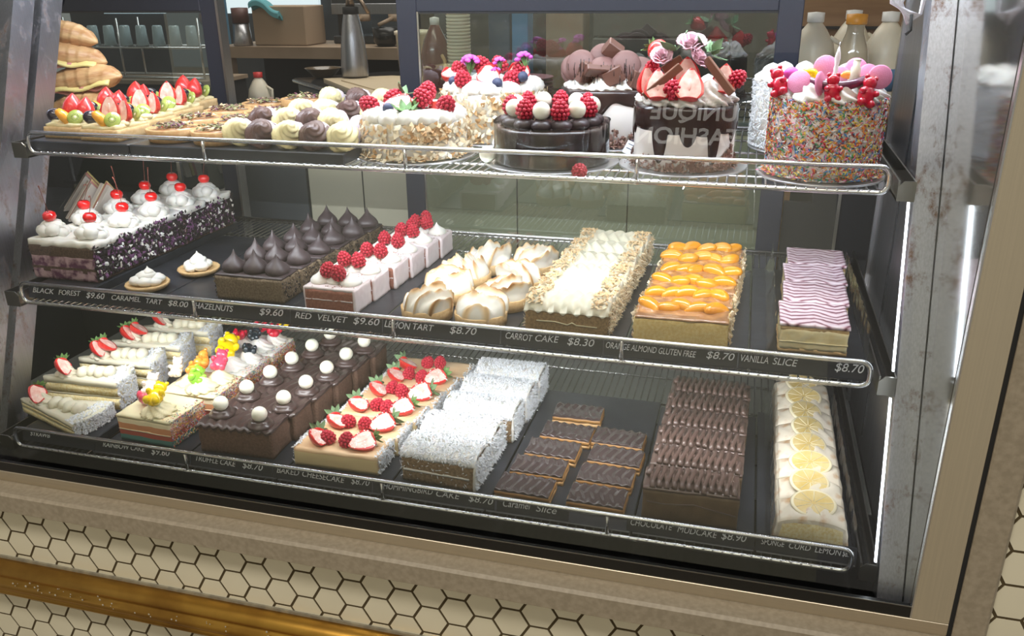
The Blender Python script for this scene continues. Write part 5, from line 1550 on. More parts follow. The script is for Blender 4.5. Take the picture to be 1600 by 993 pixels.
for p, r_, s_ in (((.45, -.4, Hk+2.2), (.5, .6, .4), (.55, .35, .45)), ((-.9, -1.5, Hk+1.0), (.3, .2, .9), (.5, .3, .6)), ((.75, -1.75, Hk+.85), (.2, 1.1, .3), (.45, .25, .6)), ((-.1, -1.9, Hk+1.15), (.9, .1, .5), (.8, .2, .4)), ((1.9, -1.2, Hk+.6), (.1, .4, .8), (.4, .3, .5))):
    mb = MB(); mb.box(-s_[0], s_[0], -s_[1], s_[1], -s_[2], s_[2], 0, bev=0.06); obj('chocolate_piece', mb, [CHIPS], t, p, r_)
mb = MB()
for k in range(46):
    x = R(-2, 2); z = Hk+R(.3, 1.2); mb.tube([(x, -1.6-R(0, .6), z), (x+.02, -1.65-R(0, .6), z+R(.3, .8))], 0.022, 4)
o = obj('chocolate_drizzle', mb, [GANA], t)

# ---- white coconut cake behind the sprinkle cake
random.seed(37)
board(26.5, 19.0, 3.25, 'round silver board under the white coconut cake')
t = thing('coconut_cake', 'white shredded coconut cake half hidden behind the sprinkle cake', 'cake', (26.5, 19.0, CZ))
Rk, Hk = 3.05, 3.7
mb = MB(); mb.lathe([(Rk, 0), (Rk, Hk-0.2), (Rk-0.2, Hk), (0.01, Hk+.1)], 48); obj('icing', mb, [CREAM], t)
mb = MB(); ringcoat(mb, Rk+0.02, 0, Hk+.05, 3200, 0.34, 0.09, 0.04, [0, 0, 1], 1.0, 0.10)
for i in range(500): a = R(0, 2*pi); rr = Rk+abs(random.gauss(0, .3)); mb.flake((min(rr, 3.15)*cos(a), min(rr, 3.15)*sin(a), .14), (0, 0, 1), .3, .09, .04, R(0, 1) < .3, .5)
o = obj('coconut_coating', mb, [COCO, COCO2], t); o['kind'] = 'stuff'
for k in range(11):
    a = 2*pi*k/11; mb = MB(); rosette(mb, (0, 0, 0), .85, .9, 7, .15, 2); obj('cream_swirl', mb, [CREAM], t, (2.3*cos(a), 2.3*sin(a), Hk))

# little folded price tickets standing between the cakes
for (x, y, rz, w, lb) in ((9.35, 14.6, .3, 1.5, 'small white paper ticket between the almond cakes and the glossy chocolate cake'), (16.8, 13.9, -.5, .9, 'small white paper ticket right of the glossy chocolate cake')):
    mb = MB(); mb.box(-w/2, w/2, -0.02, 0.02, 0, 1.25*w/1.5, 0)
    for k in range(3): mb.box(-w*.35, w*.3, -0.03, -0.02, 0.3+.25*k, 0.34+.25*k, 1)
    o = obj('paper_ticket', mb, [CHALK, BLUEB], None, (x, y, GT+0.12), (-0.5, 0.25, rz)); tag(o, lb, 'ticket')

# ================================================================== TOP SHELF: small pastries
TZ = GT+0.63
def kiwi_mesh():
    mb = MB(); mb.lathe([(0.46, -0.06), (0.5, 0), (0.46, 0.06), (0.01, 0.07)], 20, cap=True)
    for k in range(12):
        a = 2*pi*k/12; mb.ell((0.20*cos(a), 0.2*sin(a), 0.065), (0.05, 0.02, 0.02), 5, 4, 1, rot=Matrix.Rotation(a, 3, 'Z'))
    mb.ell((0, 0, 0.06), (0.11, 0.11, 0.02), 8, 4, 2)
    return mb.mesh('kiwi_slice', [KIWI, KIWIS, LEMONR])
KW = kiwi_mesh()
gb = MB(); gb.ell((0, 0, 0), (0.50, 0.40, 0.38), 16, 10); GR = gb.mesh('dark_berry', [GRAPE])
ms_ = MB(); ms_.tube([(-.45, 0, -.05), (-.3, 0, .1), (0, 0, .18), (.3, 0, .1), (.45, 0, -.05)], [.08, .22, .27, .22, .08], 10); MS = ms_.mesh('mandarin_piece', [MAND])
def fruit_tart(x, y, w, d, label, rz, seed):
    random.seed(seed)
    t = thing('fruit_tart', label, 'tart', (x, y, TZ), rz, 'glazed fruit tarts')
    mb = MB(); h = .68
    mb.rbox(-w/2, w/2, -d/2, d/2, 0, h, .2, .03, 3, 0, .05, seed); obj('tart_shell', mb, [PASTRY], t)
    mb = MB(); mb.rbox(-w/2+.1, w/2-.1, -d/2+.1, d/2-.1, h-.05, h+.22, .2, .12, 1.8, 0, .12, seed)
    for k in range(14): mb.ell((R(-w/2+.3, w/2-.3), R(-d/2+.3, d/2-.3), h+.2), (.42, .30, .22), 10, 6, rot=Matrix.Rotation(R(0, 3), 3, 'Z'))
    obj('custard', mb, [CUSTARD], t)
    zz = h+.5
    put('dark_berry', GR, t, (-w*.36, -d*.22, zz+.05), (0, .3, .3), 1.15)
    put('mandarin_piece', MS, t, (-w*.05, -d*.34, zz), (.7, .9, .3), 1.25)
    put('kiwi_slice', KW, t, (w*.28, -d*.33, zz+.05), (1.0, .2, .3), 1.0)
    stand = STH
    for (px_, py_, rr, pz) in ((-w*.02, 0, .2, zz+1.35), (w*.30, .15, -.3, zz+1.15)):
        B = Matrix(((0, -1, 0), (0, 0, -1), (-1, 0, 0))); q = (Matrix.Rotation(rr, 3, 'Z') @ Matrix.Rotation(-.25, 3, 'X') @ B).to_euler()
        put('strawberry', STH if seed % 2 else STW, t, (px_, py_, pz), q, 1.05)
    put('dark_berry', GR, t, (w*.08, d*.30, zz+.35), (0, .1, 1), 1.15)
    put('mandarin_piece', MS, t, (-w*.3, d*.22, zz+.1), (.5, .6, 1), 1.2); put('kiwi_slice', KW, t, (w*.33, d*.3, zz+.1), (1.1, 0, -.3), .95)
ft = [(-17.25, 10.75, 'frontmost at the left end of the top shelf'), (-14.25, 10.35, 'front row, right of the leftmost tart'), (-17.6, 14.2, 'second row on the left'), (-14.9, 13.95, 'second row on the right'),
      (-18.0, 17.6, 'third row on the left'), (-15.7, 17.9, 'third row on the right'), (-17.2, 21.9, 'rearmost of the fruit tarts')]
for k, (x, y, lb) in enumerate(ft): fruit_tart(x, y, 2.75 if k != 4 else 1.6, 2.95 if k < 4 else 3.5, 'glazed fruit tart on rectangular pastry, '+lb, -0.03, 50+k)
def nut_tart(x, y, label, seed, r=1.62, h=.75, tilt=0):
    random.seed(seed)
    t = thing('nut_tart', label, 'tart', (x, y, TZ), R(0, 6), 'round nut tarts')
    mb = MB(); mb.lathe([(r*.86, 0), (r*.9, .04), (r, h), (r-.13, h+.02), (r-.17, h-.12), (.01, h-.12)], 44, fn=lambda a, q, z: (q*(1+.008*cos(26*a)), z)); obj('tart_shell', mb, [PASTRYD], t)
    mb = MB(); mb.lathe([(r-.16, h-.13), (r-.25, h-.02), (r*.5, h+.05), (.01, h+.06)], 32); obj('filling', mb, [GLAZE], t)
    mb = MB()
    for k in range(64):
        a = R(0, 2*pi); q = (r-.45)*R(0, 1)**.7
        mb.flake((q*cos(a), q*sin(a), h+.12+R(0, .14)), (R(-.5, .5), R(-.5, .5), 1), R(.22, .5), R(.16, .28), R(.10, .16), random.choice([0, 0, 1, 2, 2, 3]), .5)
    o = obj('nuts_and_seeds', mb, [mat('walnut', (.16, .09, .06), .6) if 'walnut' not in MATS else MATS['walnut'], ALM, mat('seed_green', (.20, .20, .08), .6) if 'seed_green' not in MATS else MATS['seed_green'], mat('cranberry', (.13, .03, .06), .5) if 'cranberry' not in MATS else MATS['cranberry']], t); o['kind'] = 'stuff'
nt_ = [(-10.05, 10.25, 'frontmost beside the fruit tarts'), (-6.85, 10.05, 'front row, left of the cream puffs'), (-10.9, 13.9, 'second row on the left'), (-7.75, 13.75, 'second row on the right'),
       (-11.1, 17.7, 'third row on the left'), (-7.85, 17.4, 'third row on the right'), (-10.6, 21.6, 'rear row on the left'), (-7.3, 21.4, 'tallest, rearmost on the right')]
for k, (x, y, lb) in enumerate(nt_): nut_tart(x, y, 'round pastry tart filled with nuts and seeds, '+lb, 60+k, 1.6, .75 if k < 7 else 1.15)
def puff(x, y, col, label, seed, rz=0.0, z=0.0):
    random.seed(seed)
    t = thing('cream_puff', label, 'cream puff', (x, y, TZ+z), rz, 'small cream puffs')
    mb = MB(); mb.ell((0, .75, .70), (.80, .78, .74), 20, 14, fn=lambda v: 1+.10*noise.noise(v*3+Vector((seed, 0, 0)))); 
    mb.ell((0, .45, .24), (.76, .80, .24), 16, 8)
    obj('choux_bun', mb, [mat('sugared_choux', (.62, .55, .62), .85, col2=(.46, .33, .28), scale=45, detail=5, contrast=(.52, .8)) if 'sugared_choux' not in MATS else MATS['sugared_choux']], t)
    if col:
        mb = MB(); rosette(mb, (0, 0, 0), .80, 1.15, 5, .16, 4.5, rings=18)
        obj('cream_swirl', mb, [CUSTY if col == 'y' else CHOCC], t, (0, .30, .66), (R(.75, 1.1), R(-.2, .2), R(0, 1)))
CUSTY = mat('vanilla_swirl', (.72, .62, .33), .45, sss=.1); CHOCC = mat('chocolate_swirl', (.10, .05, .043), .4)
pf = [(-5.2, 'y'), (-3.5, 'c'), (-1.8, 'y'), (-.15, 'c'), (1.55, 'y')]
nm = {'y': 'yellow', 'c': 'brown', None: 'no'}
for k, (x, c) in enumerate(pf): puff(x, 9.0+(.3 if k == 0 else 0), c, 'cream puff with a %s swirl, %s in the front row' % (nm[c], ['leftmost', 'second from left', 'middle', 'second from right', 'rightmost'][k]), 80+k)
puff(1.1, 11.9, None, 'sugar dusted puff without a visible swirl, right end behind the front row', 86)
for k, (x, c) in enumerate(((-5.0, 'c'), (-3.4, 'y'), (-1.8, 'c'), (-.4, 'y'))): puff(x-.2, 12.1, c, 'cream puff with a %s swirl, %s in the second row' % (nm[c], ['leftmost', 'second from left', 'third from left', 'rightmost'][k]), 90+k, 0, .25)
for k, (x, c) in enumerate(((-4.4, 'y'), (-2.7, 'y'), (-1.1, 'c'), (.6, 'y'))): puff(x, 15.4, c, 'cream puff with a %s swirl, %s in the third row' % (nm[c], ['leftmost', 'second from left', 'third from left', 'rightmost'][k]), 100+k, 0, .35)
for k, (x, c) in enumerate(((-4.2, 'y'), (-2.2, 'c'), (-.4, 'y'))): puff(x, 19.2, c, 'cream puff with a %s swirl, %s in the rear row' % (nm[c], ['leftmost', 'middle', 'rightmost'][k]), 110+k, 0, .6)

# ================================================================== neighbouring case on the left
random.seed(41)
mb = MB(); mb.box(-36, -20.6, 15.5, 25.9, 20.0, 20.25, 0); mb.box(-36, -20.6, 15.5, 25.9, 12.9, 13.15, 0); mb.box(-36, -20.6, 15.2, 15.5, 12.7, 13.2, 1); mb.box(-36, -21, 15.2, 15.5, 19.8, 20.3, 1)
for x in (-35.5, -21.6): mb.box(x, x+.3, 25.3, 25.6, 2.04, 20.2, 1)
tag(obj('pastry_shelf', mb, [TRAY, CHROME]), 'dark two tier shelf left of the steel posts holding croissants and sandwiches', 'shelf')
def croissant(loc, rot, L, r, label, filled):
    t = thing('filled_croissant' if filled else 'croissant', label, 'croissant', loc, 0, 'stacked croissants', rot=rot)
    mb = MB(); n = 36
    P = []; rs = []
    for i in range(n+1):
        u = i/n*2-1
        P.append((L*u, -.55*(u*u)*1.3, .0)); env = max(.05, (1-abs(u)**2.2))**.7
        rs.append(r*env*(1+.10*(1-abs(((i % 6)/6)-.0))*(abs(u) < .95)))
    mb.tube(P, rs, 18)
    mb.v = [(x, y, z*.82+.06*noise.noise(Vector((x*2, y*2, z*2)))) for x, y, z in mb.v]
    obj('pastry', mb, [CROI], t)
    if filled:
        mb = MB()
        mb.grid(16, 6, lambda u, v: Vector((L*.75*(2*u-1), -r*.4-1.0*v, .05+.12*sin(u*9)-.25*v*v)), 0, thick=.09)
        obj('cheese', mb, [CHEES], t)
        mb = MB(); mb.grid(20, 6, lambda u, v: Vector((L*.7*(2*u-1), -r*.4-.85*v, -.16+.14*sin(u*13+1)-.2*v*v)), 0, thick=.09); obj('ham', mb, [HAM], t)
croissant((-21.9, 17.6, 21.45), (.1, 0, .15), 2.9, 1.35, 'plain croissant at the bottom of the stack left of the steel posts', False)
croissant((-22.4, 17.9, 23.35), (.25, -.12, .25), 2.9, 1.15, 'croissant filled with cheese, second from the bottom of the stack', True)
croissant((-23.3, 18.0, 24.95), (.25, .15, .5), 2.4, 1.05, 'croissant filled with cheese, third from the bottom of the stack', True)
croissant((-23.5, 18.2, 26.4), (.1, .25, .4), 2.2, .95, 'glossy croissant on top of the stack', False)
def sandwich(loc, rz, label, sd):
    random.seed(sd)
    t = thing('wrapped_sandwich', label, 'sandwich', loc, rz, 'film wrapped ham and cheese sandwiches')
    mb = MB(); mb.prism([(-1.9, 0), (1.9, 0), (0.1, 2.6)], -.75, -.25, 'y', 0); mb.prism([(-1.9, 0), (1.9, 0), (0.1, 2.6)], .25, .75, 'y', 0)
    obj('bread', mb, [mat('white_bread', (.78, .68, .60), .8) if 'white_bread' not in MATS else MATS['white_bread']], t)
    mb = MB(); mb.prism([(-1.8, .1), (1.9, .1), (0.2, 2.75)], -.24, -.02, 'y', 0); obj('ham', mb, [HAM], t)
    mb = MB(); mb.prism([(-1.7, .1), (2.0, .1), (0.3, 2.8)], .0, .2, 'y', 0); obj('cheese', mb, [CHEES], t)
    mb = MB(); mb.grid(24, 10, lambda u, v: Vector((-2.1+4.2*u, -1.0+.1*noise.noise(Vector((u*6, v*6, sd))), 2.9*v*(1-abs(2*u-1.05)*.85)+.05)), 0); obj('film', mb, [PLAST], t)
sandwich((-24.2, 18.2, 13.2), .9, 'film wrapped ham and cheese sandwich, nearest the steel posts', 1)
sandwich((-26.6, 20.6, 13.2), .7, 'film wrapped ham and cheese sandwich, second from the steel posts', 2)
sandwich((-22.3, 17.6, 13.25), 1.1, 'film wrapped ham and cheese sandwich partly behind the cherry slices', 3)

# ================================================================== behind the case: benches, bottles, crockery
random.seed(42)
DARKW = mat('dark_back_wall', (.028, .034, .040), .8, col2=(.05, .055, .06), scale=4)
WOODB = mat('brown_timber', (.22, .115, .05), .6, col2=(.30, .17, .08), scale=6, stretch=(1, 1, 8))
BENCHW = mat('bench_timber', (.24, .17, .11), .6, col2=(.30, .22, .15), scale=8)
CABB = mat('cabinet_beige', (.30, .29, .22), .6)
GREYP = mat('grey_panel', (.17, .18, .18), .5)
BENCHT = mat('dark_bench_top', (.035, .04, .045), .12, coat=.6)
MILKP = mat('milk_plastic', (.74, .68, .55), .35, sss=.2)
mb = MB(); mb.box(-120, 80, 128, 130, -22, 70, 0); structure('wall_back', mb, [DARKW])
mb = MB(); mb.box(-40.6, -40.1, 2.6, 31.4, -22, 40, 0); structure('wall_left', mb, [DARKW])
mb = MB(); mb.box(-110, -60, 126.5, 127.5, 24, 60, 0); mb.box(-52, -20, 126.5, 127.5, 24, 44, 0); mb.box(-10, 12, 126.5, 127.5, 24, 60, 0)
o = structure('window_1', mb, [mat('daylight_window', (.6, .7, .75), .3, emit=(.72, .86, .92), estr=.75)])
mb = MB(); mb.box(-120, 80, -30, 130, 95, 97, 0)
structure('ceiling', mb, [mat('ceiling_paint', (.35, .33, .3), .8)])
# under-bench joinery directly behind the doors
mb = MB(); mb.box(-13.2, 25.9, 31.5, 33, -22, 18.4, 0, bev=.08)
for x in (-8.1, -4.0, 5.5, 14.5): mb.box(x, x+.09, 31.44, 31.5, -20, 18.2, 1)
tag(obj('bench_cabinet', mb, [CABB, BLACKM]), 'beige cupboard fronts behind the sliding glass doors', 'cabinet')
mb = MB(); mb.prism([(-24.4, 50.8), (-7.3, 33.6), (25.5, 33.4), (25.5, 59.5), (-17, 59.5)], 19.45, 20.0, 'z', 0); mb.prism([(-24.0, 50.8), (-7.3, 34.2), (25.4, 33.8), (25.4, 59), (-16.6, 59)], -22, 19.45, 'z', 1); mb.tube([(-24.4, 50.7, 19.75), (-7.3, 33.5, 19.75)], .2, 8, 2)
tag(obj('work_bench', mb, [BENCHT, GREYP, CHROME]), 'dark topped work bench behind the display case', 'bench')
mb = MB(); mb.prism([(-20.0, 49), (-9.0, 36), (2, 36), (3, 51), (-14, 53)], 0, .22, 'z', 0); mb.prism([(-17, 47), (-8.5, 38.3), (-1, 38), (0, 49)], .22, .34, 'z', 0)
tag(obj('serving_board', mb, [mat('beige_board', (.52, .42, .28), .6)], None, (0, 0, 20.0)), 'flat beige board lying on the dark work bench', 'board')
t = thing('cream_siphon', 'tall stainless steel cream siphon standing on the bench', 'cream siphon', (-17.1, 50.6, 20.35))
mb = MB(); mb.lathe([(1.35, 0), (1.42, .15), (1.40, 1.2), (1.25, 3.2), (1.0, 5.0), (.78, 6.0), (.72, 6.3), (.01, 6.3)], 32); obj('flask', mb, [STEELC], t)
mb = MB(); mb.lathe([(.80, 6.15), (.82, 6.2), (.82, 6.8), (.7, 6.85), (.01, 6.9)], 24); obj('collar', mb, [BLACKM], t)
mb = MB(); mb.tube([(0, 0, 6.8), (0, 0, 7.6), (.3, 0, 8.2)], [.5, .4, .3], 10); mb.tube([(-.2, 0, 7.6), (-.8, 0, 7.9)], .2, 8); mb.tube([(.2, 0, 7.8), (1.1, 0, 7.6), (2.0, 0, 6.2)], [.2, .25, .2], 8); mb.tube([(.3, 0, 8.0), (1.0, 0, 9.3)], .22, 8); obj('head', mb, [mat('bronze_metal', (.34, .26, .2), .35, 1.0)], t)
mb = MB(); mb.lathe([(.7, 0), (1.2, .25), (1.9, 1.0), (1.98, 1.05), (1.85, .95), (1.1, .3), (.01, .2)], 36); tag(obj('bowl', mb, [mat('dark_bowl', (.09, .06, .03), .3, coat=.5)], None, (-21.3, 51.6, 20.0)), 'shallow dark bowl on the corner of the work bench', 'bowl')
mb = MB(); mb.lathe([(1.75, 0), (2.0, 4.2), (2.15, 4.25), (2.15, 4.6), (2.0, 4.65), (1.9, 4.5), (1.65, .2), (.01, .2)], 36)
tag(obj('white_tub', mb, [MILKP], None, (-12.2, 55.5, 20.0)), 'tall white plastic tub behind the steel siphon', 'tub')
# far timber bench
mb = MB(); mb.box(-40, -14, 60, 72, 21.2, 22.5, 0); mb.box(-39.2, -38.0, 60.3, 61.5, -22, 21.2, 0); mb.box(-15.8, -14.4, 60.3, 61.5, -22, 21.2, 0); mb.box(-40, -14, 71, 72, -22, 21.2, 1)
tag(obj('timber_bench', mb, [BENCHW, BLACKM]), 'pale timber bench with an open dark space below', 'bench')
def jug(name, loc, s, cap, label, body=MILKP, group=None, handle=True, capm=None):
    t = thing(name, label, 'bottle', loc, 0, group)
    mb = MB(); mb.lathe([(1.30*s, 0), (1.42*s, .15*s), (1.42*s, 2.9*s), (1.25*s, 3.8*s), (.75*s, 4.7*s), (.45*s, 5.1*s), (.43*s, 5.3*s), (.01, 5.3*s)], 24, fn=lambda a, r, z: (r*(1+.04*cos(4*a)), z)); obj('body', mb, [body], t)
    mb = MB(); mb.lathe([(.52*s, 5.15*s), (.54*s, 5.2*s), (.54*s, 5.75*s), (.01, 5.8*s)], 20); obj('cap', mb, [cap], t)
    if handle: mb = MB(); mb.tube([(1.0*s, -.1, 4.2*s), (1.75*s, -.1, 3.8*s), (1.7*s, -.1, 2.6*s), (1.3*s, -.1, 2.2*s)], .17*s, 8); obj('handle', mb, [body], t)
    mb = MB(); mb.lathe([(1.45*s, .9*s), (1.46*s, .9*s), (1.46*s, 2.3*s), (1.45*s, 2.3*s)], 24, cap=False, fn=lambda a, r, z: (r*(1+.04*cos(4*a)), z)); obj('paper_label', mb, [mat('blue_label', (.10, .20, .33), .5) if 'blue_label' not in MATS else MATS['blue_label']], t)
    return t
REDC = mat('red_cap', (.55, .03, .03), .4); BLUC = mat('pale_cap', (.72, .72, .70), .4); ORC = mat('orange_cap', (.72, .30, .02), .4)
mb = MB(); mb.box(-38, -16, 57.5, 60.2, 13.6, 13.9, 0); tag(obj('low_shelf', mb, [BENCHW]), 'low shelf under the timber bench holding the red capped milk bottle', 'shelf')
jug('milk_bottle', (-33.8, 59.0, 13.93), 1.0, REDC, 'milk bottle with a red cap under the timber bench')
t = thing('metal_jug', 'small stainless jug with a dark lid on the timber bench', 'jug', (-36.8, 61.5, 22.53))
mb = MB(); mb.lathe([(1.1, 0), (1.15, .1), (.95, 2.6), (.01, 2.6)], 24); obj('body', mb, [STEELC], t); mb = MB(); mb.lathe([(1.0, 2.6), (1.0, 4.3), (.01, 4.35)], 24); obj('lid', mb, [mat('dark_lid', (.10, .045, .04), .5)], t)
mb = MB(); mb.box(-35.5, -28.5, 62, 67, 22.53, 27.0, 0, bev=.1); tag(obj('cardboard_box', mb, [mat('cardboard', (.34, .25, .17), .8)]), 'brown cardboard box standing on the timber bench', 'box')
mb = MB(); mb.grid(14, 8, lambda u, v: Vector((-35.2+3.8*u, 60.9+1.6*v, 27.25+.35*sin(u*6)+.3*sin(v*7)-1.1*max(0, u-.55)*2)), 0, thick=.5); tag(obj('dish_cloth', mb, [mat('teal_cloth', (.10, .32, .36), .8)]), 'teal dish cloth draped over the cardboard box', 'cloth')
t = thing('coffee_machine', 'dark espresso machine with a window band on the timber bench', 'coffee machine', (-20.5, 66, 22.53))
mb = MB(); mb.box(-6.5, 6.5, 0, 5, 3.4, 9.5, 0, bev=.15); mb.box(-6.5, 6.5, 0, 5, 0, .9, 0, bev=.1); mb.box(-6.2, -3.5, 1, 5, .9, 3.4, 0); mb.box(4.2, 6.4, 1, 5, .9, 3.4, 0); obj('body', mb, [mat('machine_grey', (.07, .075, .08), .3, .6)], t)
mb = MB(); mb.box(-6.4, 6.4, -.15, 0, 3.4, 4.6, 0, bev=.04); obj('front_band', mb, [STEELC], t)
for x in (-2.2, 1.8): mb = MB(); mb.lathe([(.7, 2.6), (.8, 2.7), (.8, 3.4), (.01, 3.4)], 20, c=(x, 0, 0)); mb.tube([(x, -.6, 3.0), (x-1.0, -2.6, 2.3)], .25, 8); obj('group_head', mb, [BENCHW], t)
mb = MB()
for k, (x, s) in enumerate(((-18.5, 1.2), (-14.9, 1.1))):
    mb = MB(); mb.lathe([(.8*s, 0), (1.2*s, .5), (1.35*s, 1.7*s), (1.25*s, 1.7*s), (1.0*s, .4), (.01, .3)], 28); tag(obj('black_cup', mb, [BLACK], None, (x, 62.5, 22.53)), ['black cup on the timber bench, left of two', 'black cup on the timber bench, right of two'][k], 'cup', 'black cups')
# drying rack with glasses seen through the left glass door
t = thing('glass_rack', 'chrome rack of upturned glasses behind the left glass door', 'rack', (-44.5, 48, 20.0))
mb = MB()
for z in (.1, 3.2): 
    for y in (0, 3.5): mb.tube([(-9, y, z), (11, y, z)], .12, 6)
for x in (-9, 1, 11):
    for y in (0, 3.5): mb.tube([(x, y, 0), (x, y, 6.2)], .12, 6)
for k in range(21): mb.tube([(-9+k, 0, 3.2), (-9+k, 3.5, 3.2)], .05, 5)
obj('rails', mb, [CHROME], t)
mb = MB(); mb.box(-57, -32, 46, 54, 19.6, 20.0, 0); mb.box(-57, -32.3, 46.5, 54, -22, 19.6, 1); tag(obj('side_counter', mb, [BENCHW, BLACKM]), 'narrow timber counter behind the left glass door', 'counter')
CLG = mat('pale_glassware', (.40, .50, .52), .08, coat=1.0)
for k in range(9):
    mb = MB(); mb.lathe([(.62, 0), (.66, .05), (.52, 2.0), (.45, 2.1), (.01, 2.1)], 20)
    tag(obj('drinking_glass', mb, [CLG], None, (-52.3+2.1*k, 49.6, 23.3)), 'upturned pale glass on the chrome rack behind the left glass door', 'glass', 'glasses on the rack')
mb = MB(); mb.box(-46, -40, 60, 64, 20, 30, 0, bev=.1); mb.box(-46, -40, 60, 64, -22, 20, 1); tag(obj('blue_drum', mb, [mat('blue_drum_plastic', (.05, .14, .22), .5), BLACKM]), 'dark blue upright container behind the glass rack', 'container')
# things seen through the closed glass door
t = thing('syrup_bottle', 'dark red syrup bottle with a handle behind the glass door', 'bottle', (-4.3, 40.5, 20.22))
mb = MB(); mb.lathe([(1.25, 0), (1.3, .1), (1.3, 3.2), (1.05, 4.4), (.5, 5.5), (.35, 5.9), (.01, 5.9)], 28); obj('body', mb, [mat('dark_syrup', (.13, .03, .025), .25, coat=.5)], t)
mb = MB(); mb.lathe([(.42, 5.7), (.42, 6.3), (.01, 6.4)], 18); obj('cap', mb, [BLUC], t); mb = MB(); mb.tube([(.9, -.9, 3.2), (1.3, -1.3, 2.8), (1.3, -1.3, 1.6), (.9, -1.1, 1.2)], .16, 8); obj('handle', mb, [PASTRY], t)
for k in range(24):
    mb = MB(); mb.lathe([(.95, 0), (1.02, .05), (1.07, .26), (1.0, .27), (.95, .1), (.01, .06)], 24)
    tag(obj('takeaway_lid', mb, [MILKP], None, (-2.0, 40.2, 20.26+k*.285)), 'white round lid in the tall stack behind the glass door', 'lid', 'stacked white lids')
mb = MB(); mb.box(-46, -13.4, 31.5, 32, -22, 17.6, 0); tag(obj('dark_partition', mb, [DARKW]), 'dark partition behind the croissants and sandwiches', 'partition')
for k, (x, w, c, lb) in enumerate(((-.4, 2.0, (.02, .07, .16), 'dark blue carton behind the glass door'), (1.8, 1.5, (.06, .26, .55), 'light blue carton behind the glass door'))):
    mb = MB(); mb.box(x, x+w, 44, 46, 20.0, 27.2, 0, bev=.06); tag(obj('carton', mb, [mat('carton_%s' % 'ab'[k], c, .5)]), lb, 'carton')
mb = MB(); mb.box(4.5, 8.0, 46, 49, 20.0, 28.5, 0, bev=.08); tag(obj('beige_box', mb, [mat('kraft_box', (.42, .32, .24), .7)]), 'tall beige box behind the glass door', 'box')
for k in range(6):
    mb = MB(); mb.lathe([(1.2, 0), (2.3, .18), (2.5, .30), (2.4, .32), (1.2, .12), (.01, .1)], 36)
    tag(obj('pink_plate', mb, [mat('pink_plate_glaze', (.45, .22, .30), .3) if 'pink_plate_glaze' not in MATS else MATS['pink_plate_glaze']], None, (4.3, 39.0, 20.02+k*.30)), 'pink rimmed plate in the stack behind the glass door', 'plate', 'stacked plates')
t = thing('grey_machine', 'large grey kitchen machine with a warning triangle behind the glass door', 'machine', (14.5, 45, 20.0))
mb = MB(); mb.box(-5.5, 6.5, 0, 8, 0, 4.6, 0, bev=.1); mb.box(-5.5, 6.5, .4, 8, 4.7, 9.0, 0, bev=.1); obj('body', mb, [mat('machine_panel', (.13, .135, .14), .4)], t)
mb = MB(); mb.tube([(-.9, -.05, 1.6), (.9, -.05, 1.6), (0, -.05, 3.2)], .07, 6, closed=True); mb.box(-.05, .05, -.08, 0, 2.0, 2.6, 0); obj('warning_triangle', mb, [mat('ochre_mark', (.35, .32, .12), .6)], t)
# timber nook with milk bottles on the right
mb = MB(); mb.box(25.8, 48, 40, 40.6, 14, 40, 0); mb.box(25.8, 48, 28.5, 40, 20.6, 20.9, 0); mb.box(25.8, 48, 39.5, 40, 25.7, 25.9, 1); mb.box(26.2, 26.5, 28.5, 40, -22, 20.6, 0); mb.box(47.5, 48, 28.5, 40, -22, 20.6, 0)
tag(obj('timber_nook', mb, [WOODB, BLACKM]), 'brown timber nook with a shelf of milk bottles behind the cakes', 'shelf unit')
jug('milk_bottle', (27.15, 33.0, 20.93), 1.08, BLUC, 'large milk bottle, leftmost on the timber shelf', group='milk bottles')
jug('milk_bottle', (30.1, 37.5, 20.93), 1.08, BLUC, 'milk bottle behind the orange capped bottle on the timber shelf', group='milk bottles')
jug('milk_bottle', (32.2, 34.0, 20.93), 1.08, BLUC, 'milk bottle right of the orange capped bottle', group='milk bottles')
jug('milk_bottle', (34.6, 30.8, 20.93), .95, BLUC, 'milk bottle nearest the steel post', group='milk bottles')
t = thing('orange_capped_bottle', 'clear bottle with an orange cap between the milk bottles', 'bottle', (29.75, 31.6, 20.93))
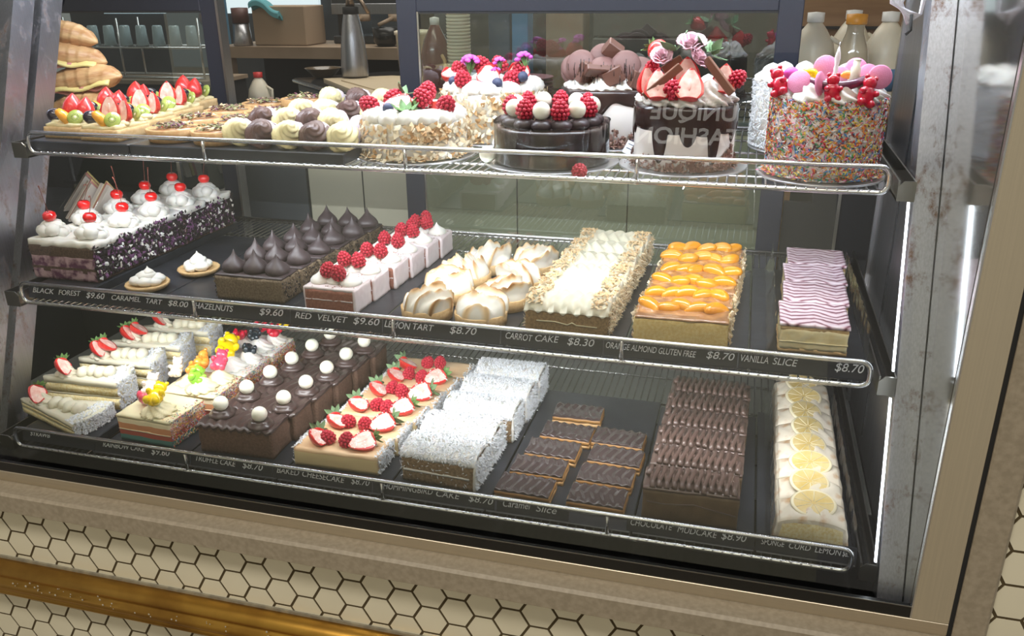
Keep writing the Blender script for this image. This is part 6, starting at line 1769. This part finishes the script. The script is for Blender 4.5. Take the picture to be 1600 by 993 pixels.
mb = MB(); mb.lathe([(1.0, 0), (1.1, .1), (1.1, 3.0), (.95, 3.9), (.60, 4.9), (.55, 5.4), (.66, 5.6), (.01, 5.6)], 28, fn=lambda a, r, z: (r*(1+.03*sin(z*7)), z)); obj('body', mb, [mat('clear_bottle', (.40, .34, .24), .08, coat=1.0)], t)
mb = MB(); mb.lathe([(.66, 5.5), (.68, 5.55), (.68, 6.15), (.01, 6.2)], 24, fn=lambda a, r, z: (r*(1+.02*cos(20*a)), z)); obj('cap', mb, [ORC], t)
# clear bag and cable tied to the right post
mb = MB()
for k in range(5):
    mb.tube([(30.0-.3*k, 11.75, 29.4+.3*k), (29.6-.1*k, 11.6, 28.3), (30.0, 11.5, 27.4+.12*k), (30.5, 11.5, 27.8), (30.75-.04*k, 11.6, 29.6)], .10, 6, 0)
mb.tube([(30.1, 11.4, 27.8), (30.15, 11.3, 27.1), (29.95, 11.3, 26.9)], .07, 6, 1)
tag(obj('coiled_cable', mb, [mat('white_cable', (.62, .60, .66), .4), BLACKM]), 'loops of pale cable tied with black at the top of the right post', 'cable')

# ================================================================== across the arcade, seen only as a reflection in the pane
mb = MB(); mb.box(-170, 45, -152, -150, -22, 121, 0); structure('wall_opposite', mb, [mat('opposite_wall', (.50, .50, .42), .7)])
mb = MB(); mb.box(-60, 60, -152.5, -150.5, 121, 150, 0)
t = thing('shop_sign', 'dark fascia sign across the arcade with pale capital letters', 'sign', (9, -149.2, 0))
mb = MB(); mb.box(-45, 60, -.6, 0, 108, 140, 0); obj('fascia', mb, [BLACKM], t)
LIT = mat('lit_letters', (.8, .8, .8), .5, emit=(.9, .88, .82), estr=1.3)
for s, w, z in (('UNIQUE', 21.6, 121.5), ('FASHION', 25.0, 114.5)):
    me = text_mesh(s, 6.6, 0, .15, w); me.materials.clear(); me.materials.append(LIT)
    put('lettering', me, t, (11.0 if s == 'UNIQUE' else 11.4, .12, z), (pi/2, 0, pi))
area('opposite_wall_fill', (-60, -120, 118), (160, 20), 24, (1, .97, .88), (60, 0, 180))  # unseen light added to whiten the opposite wall for its haze in the pane
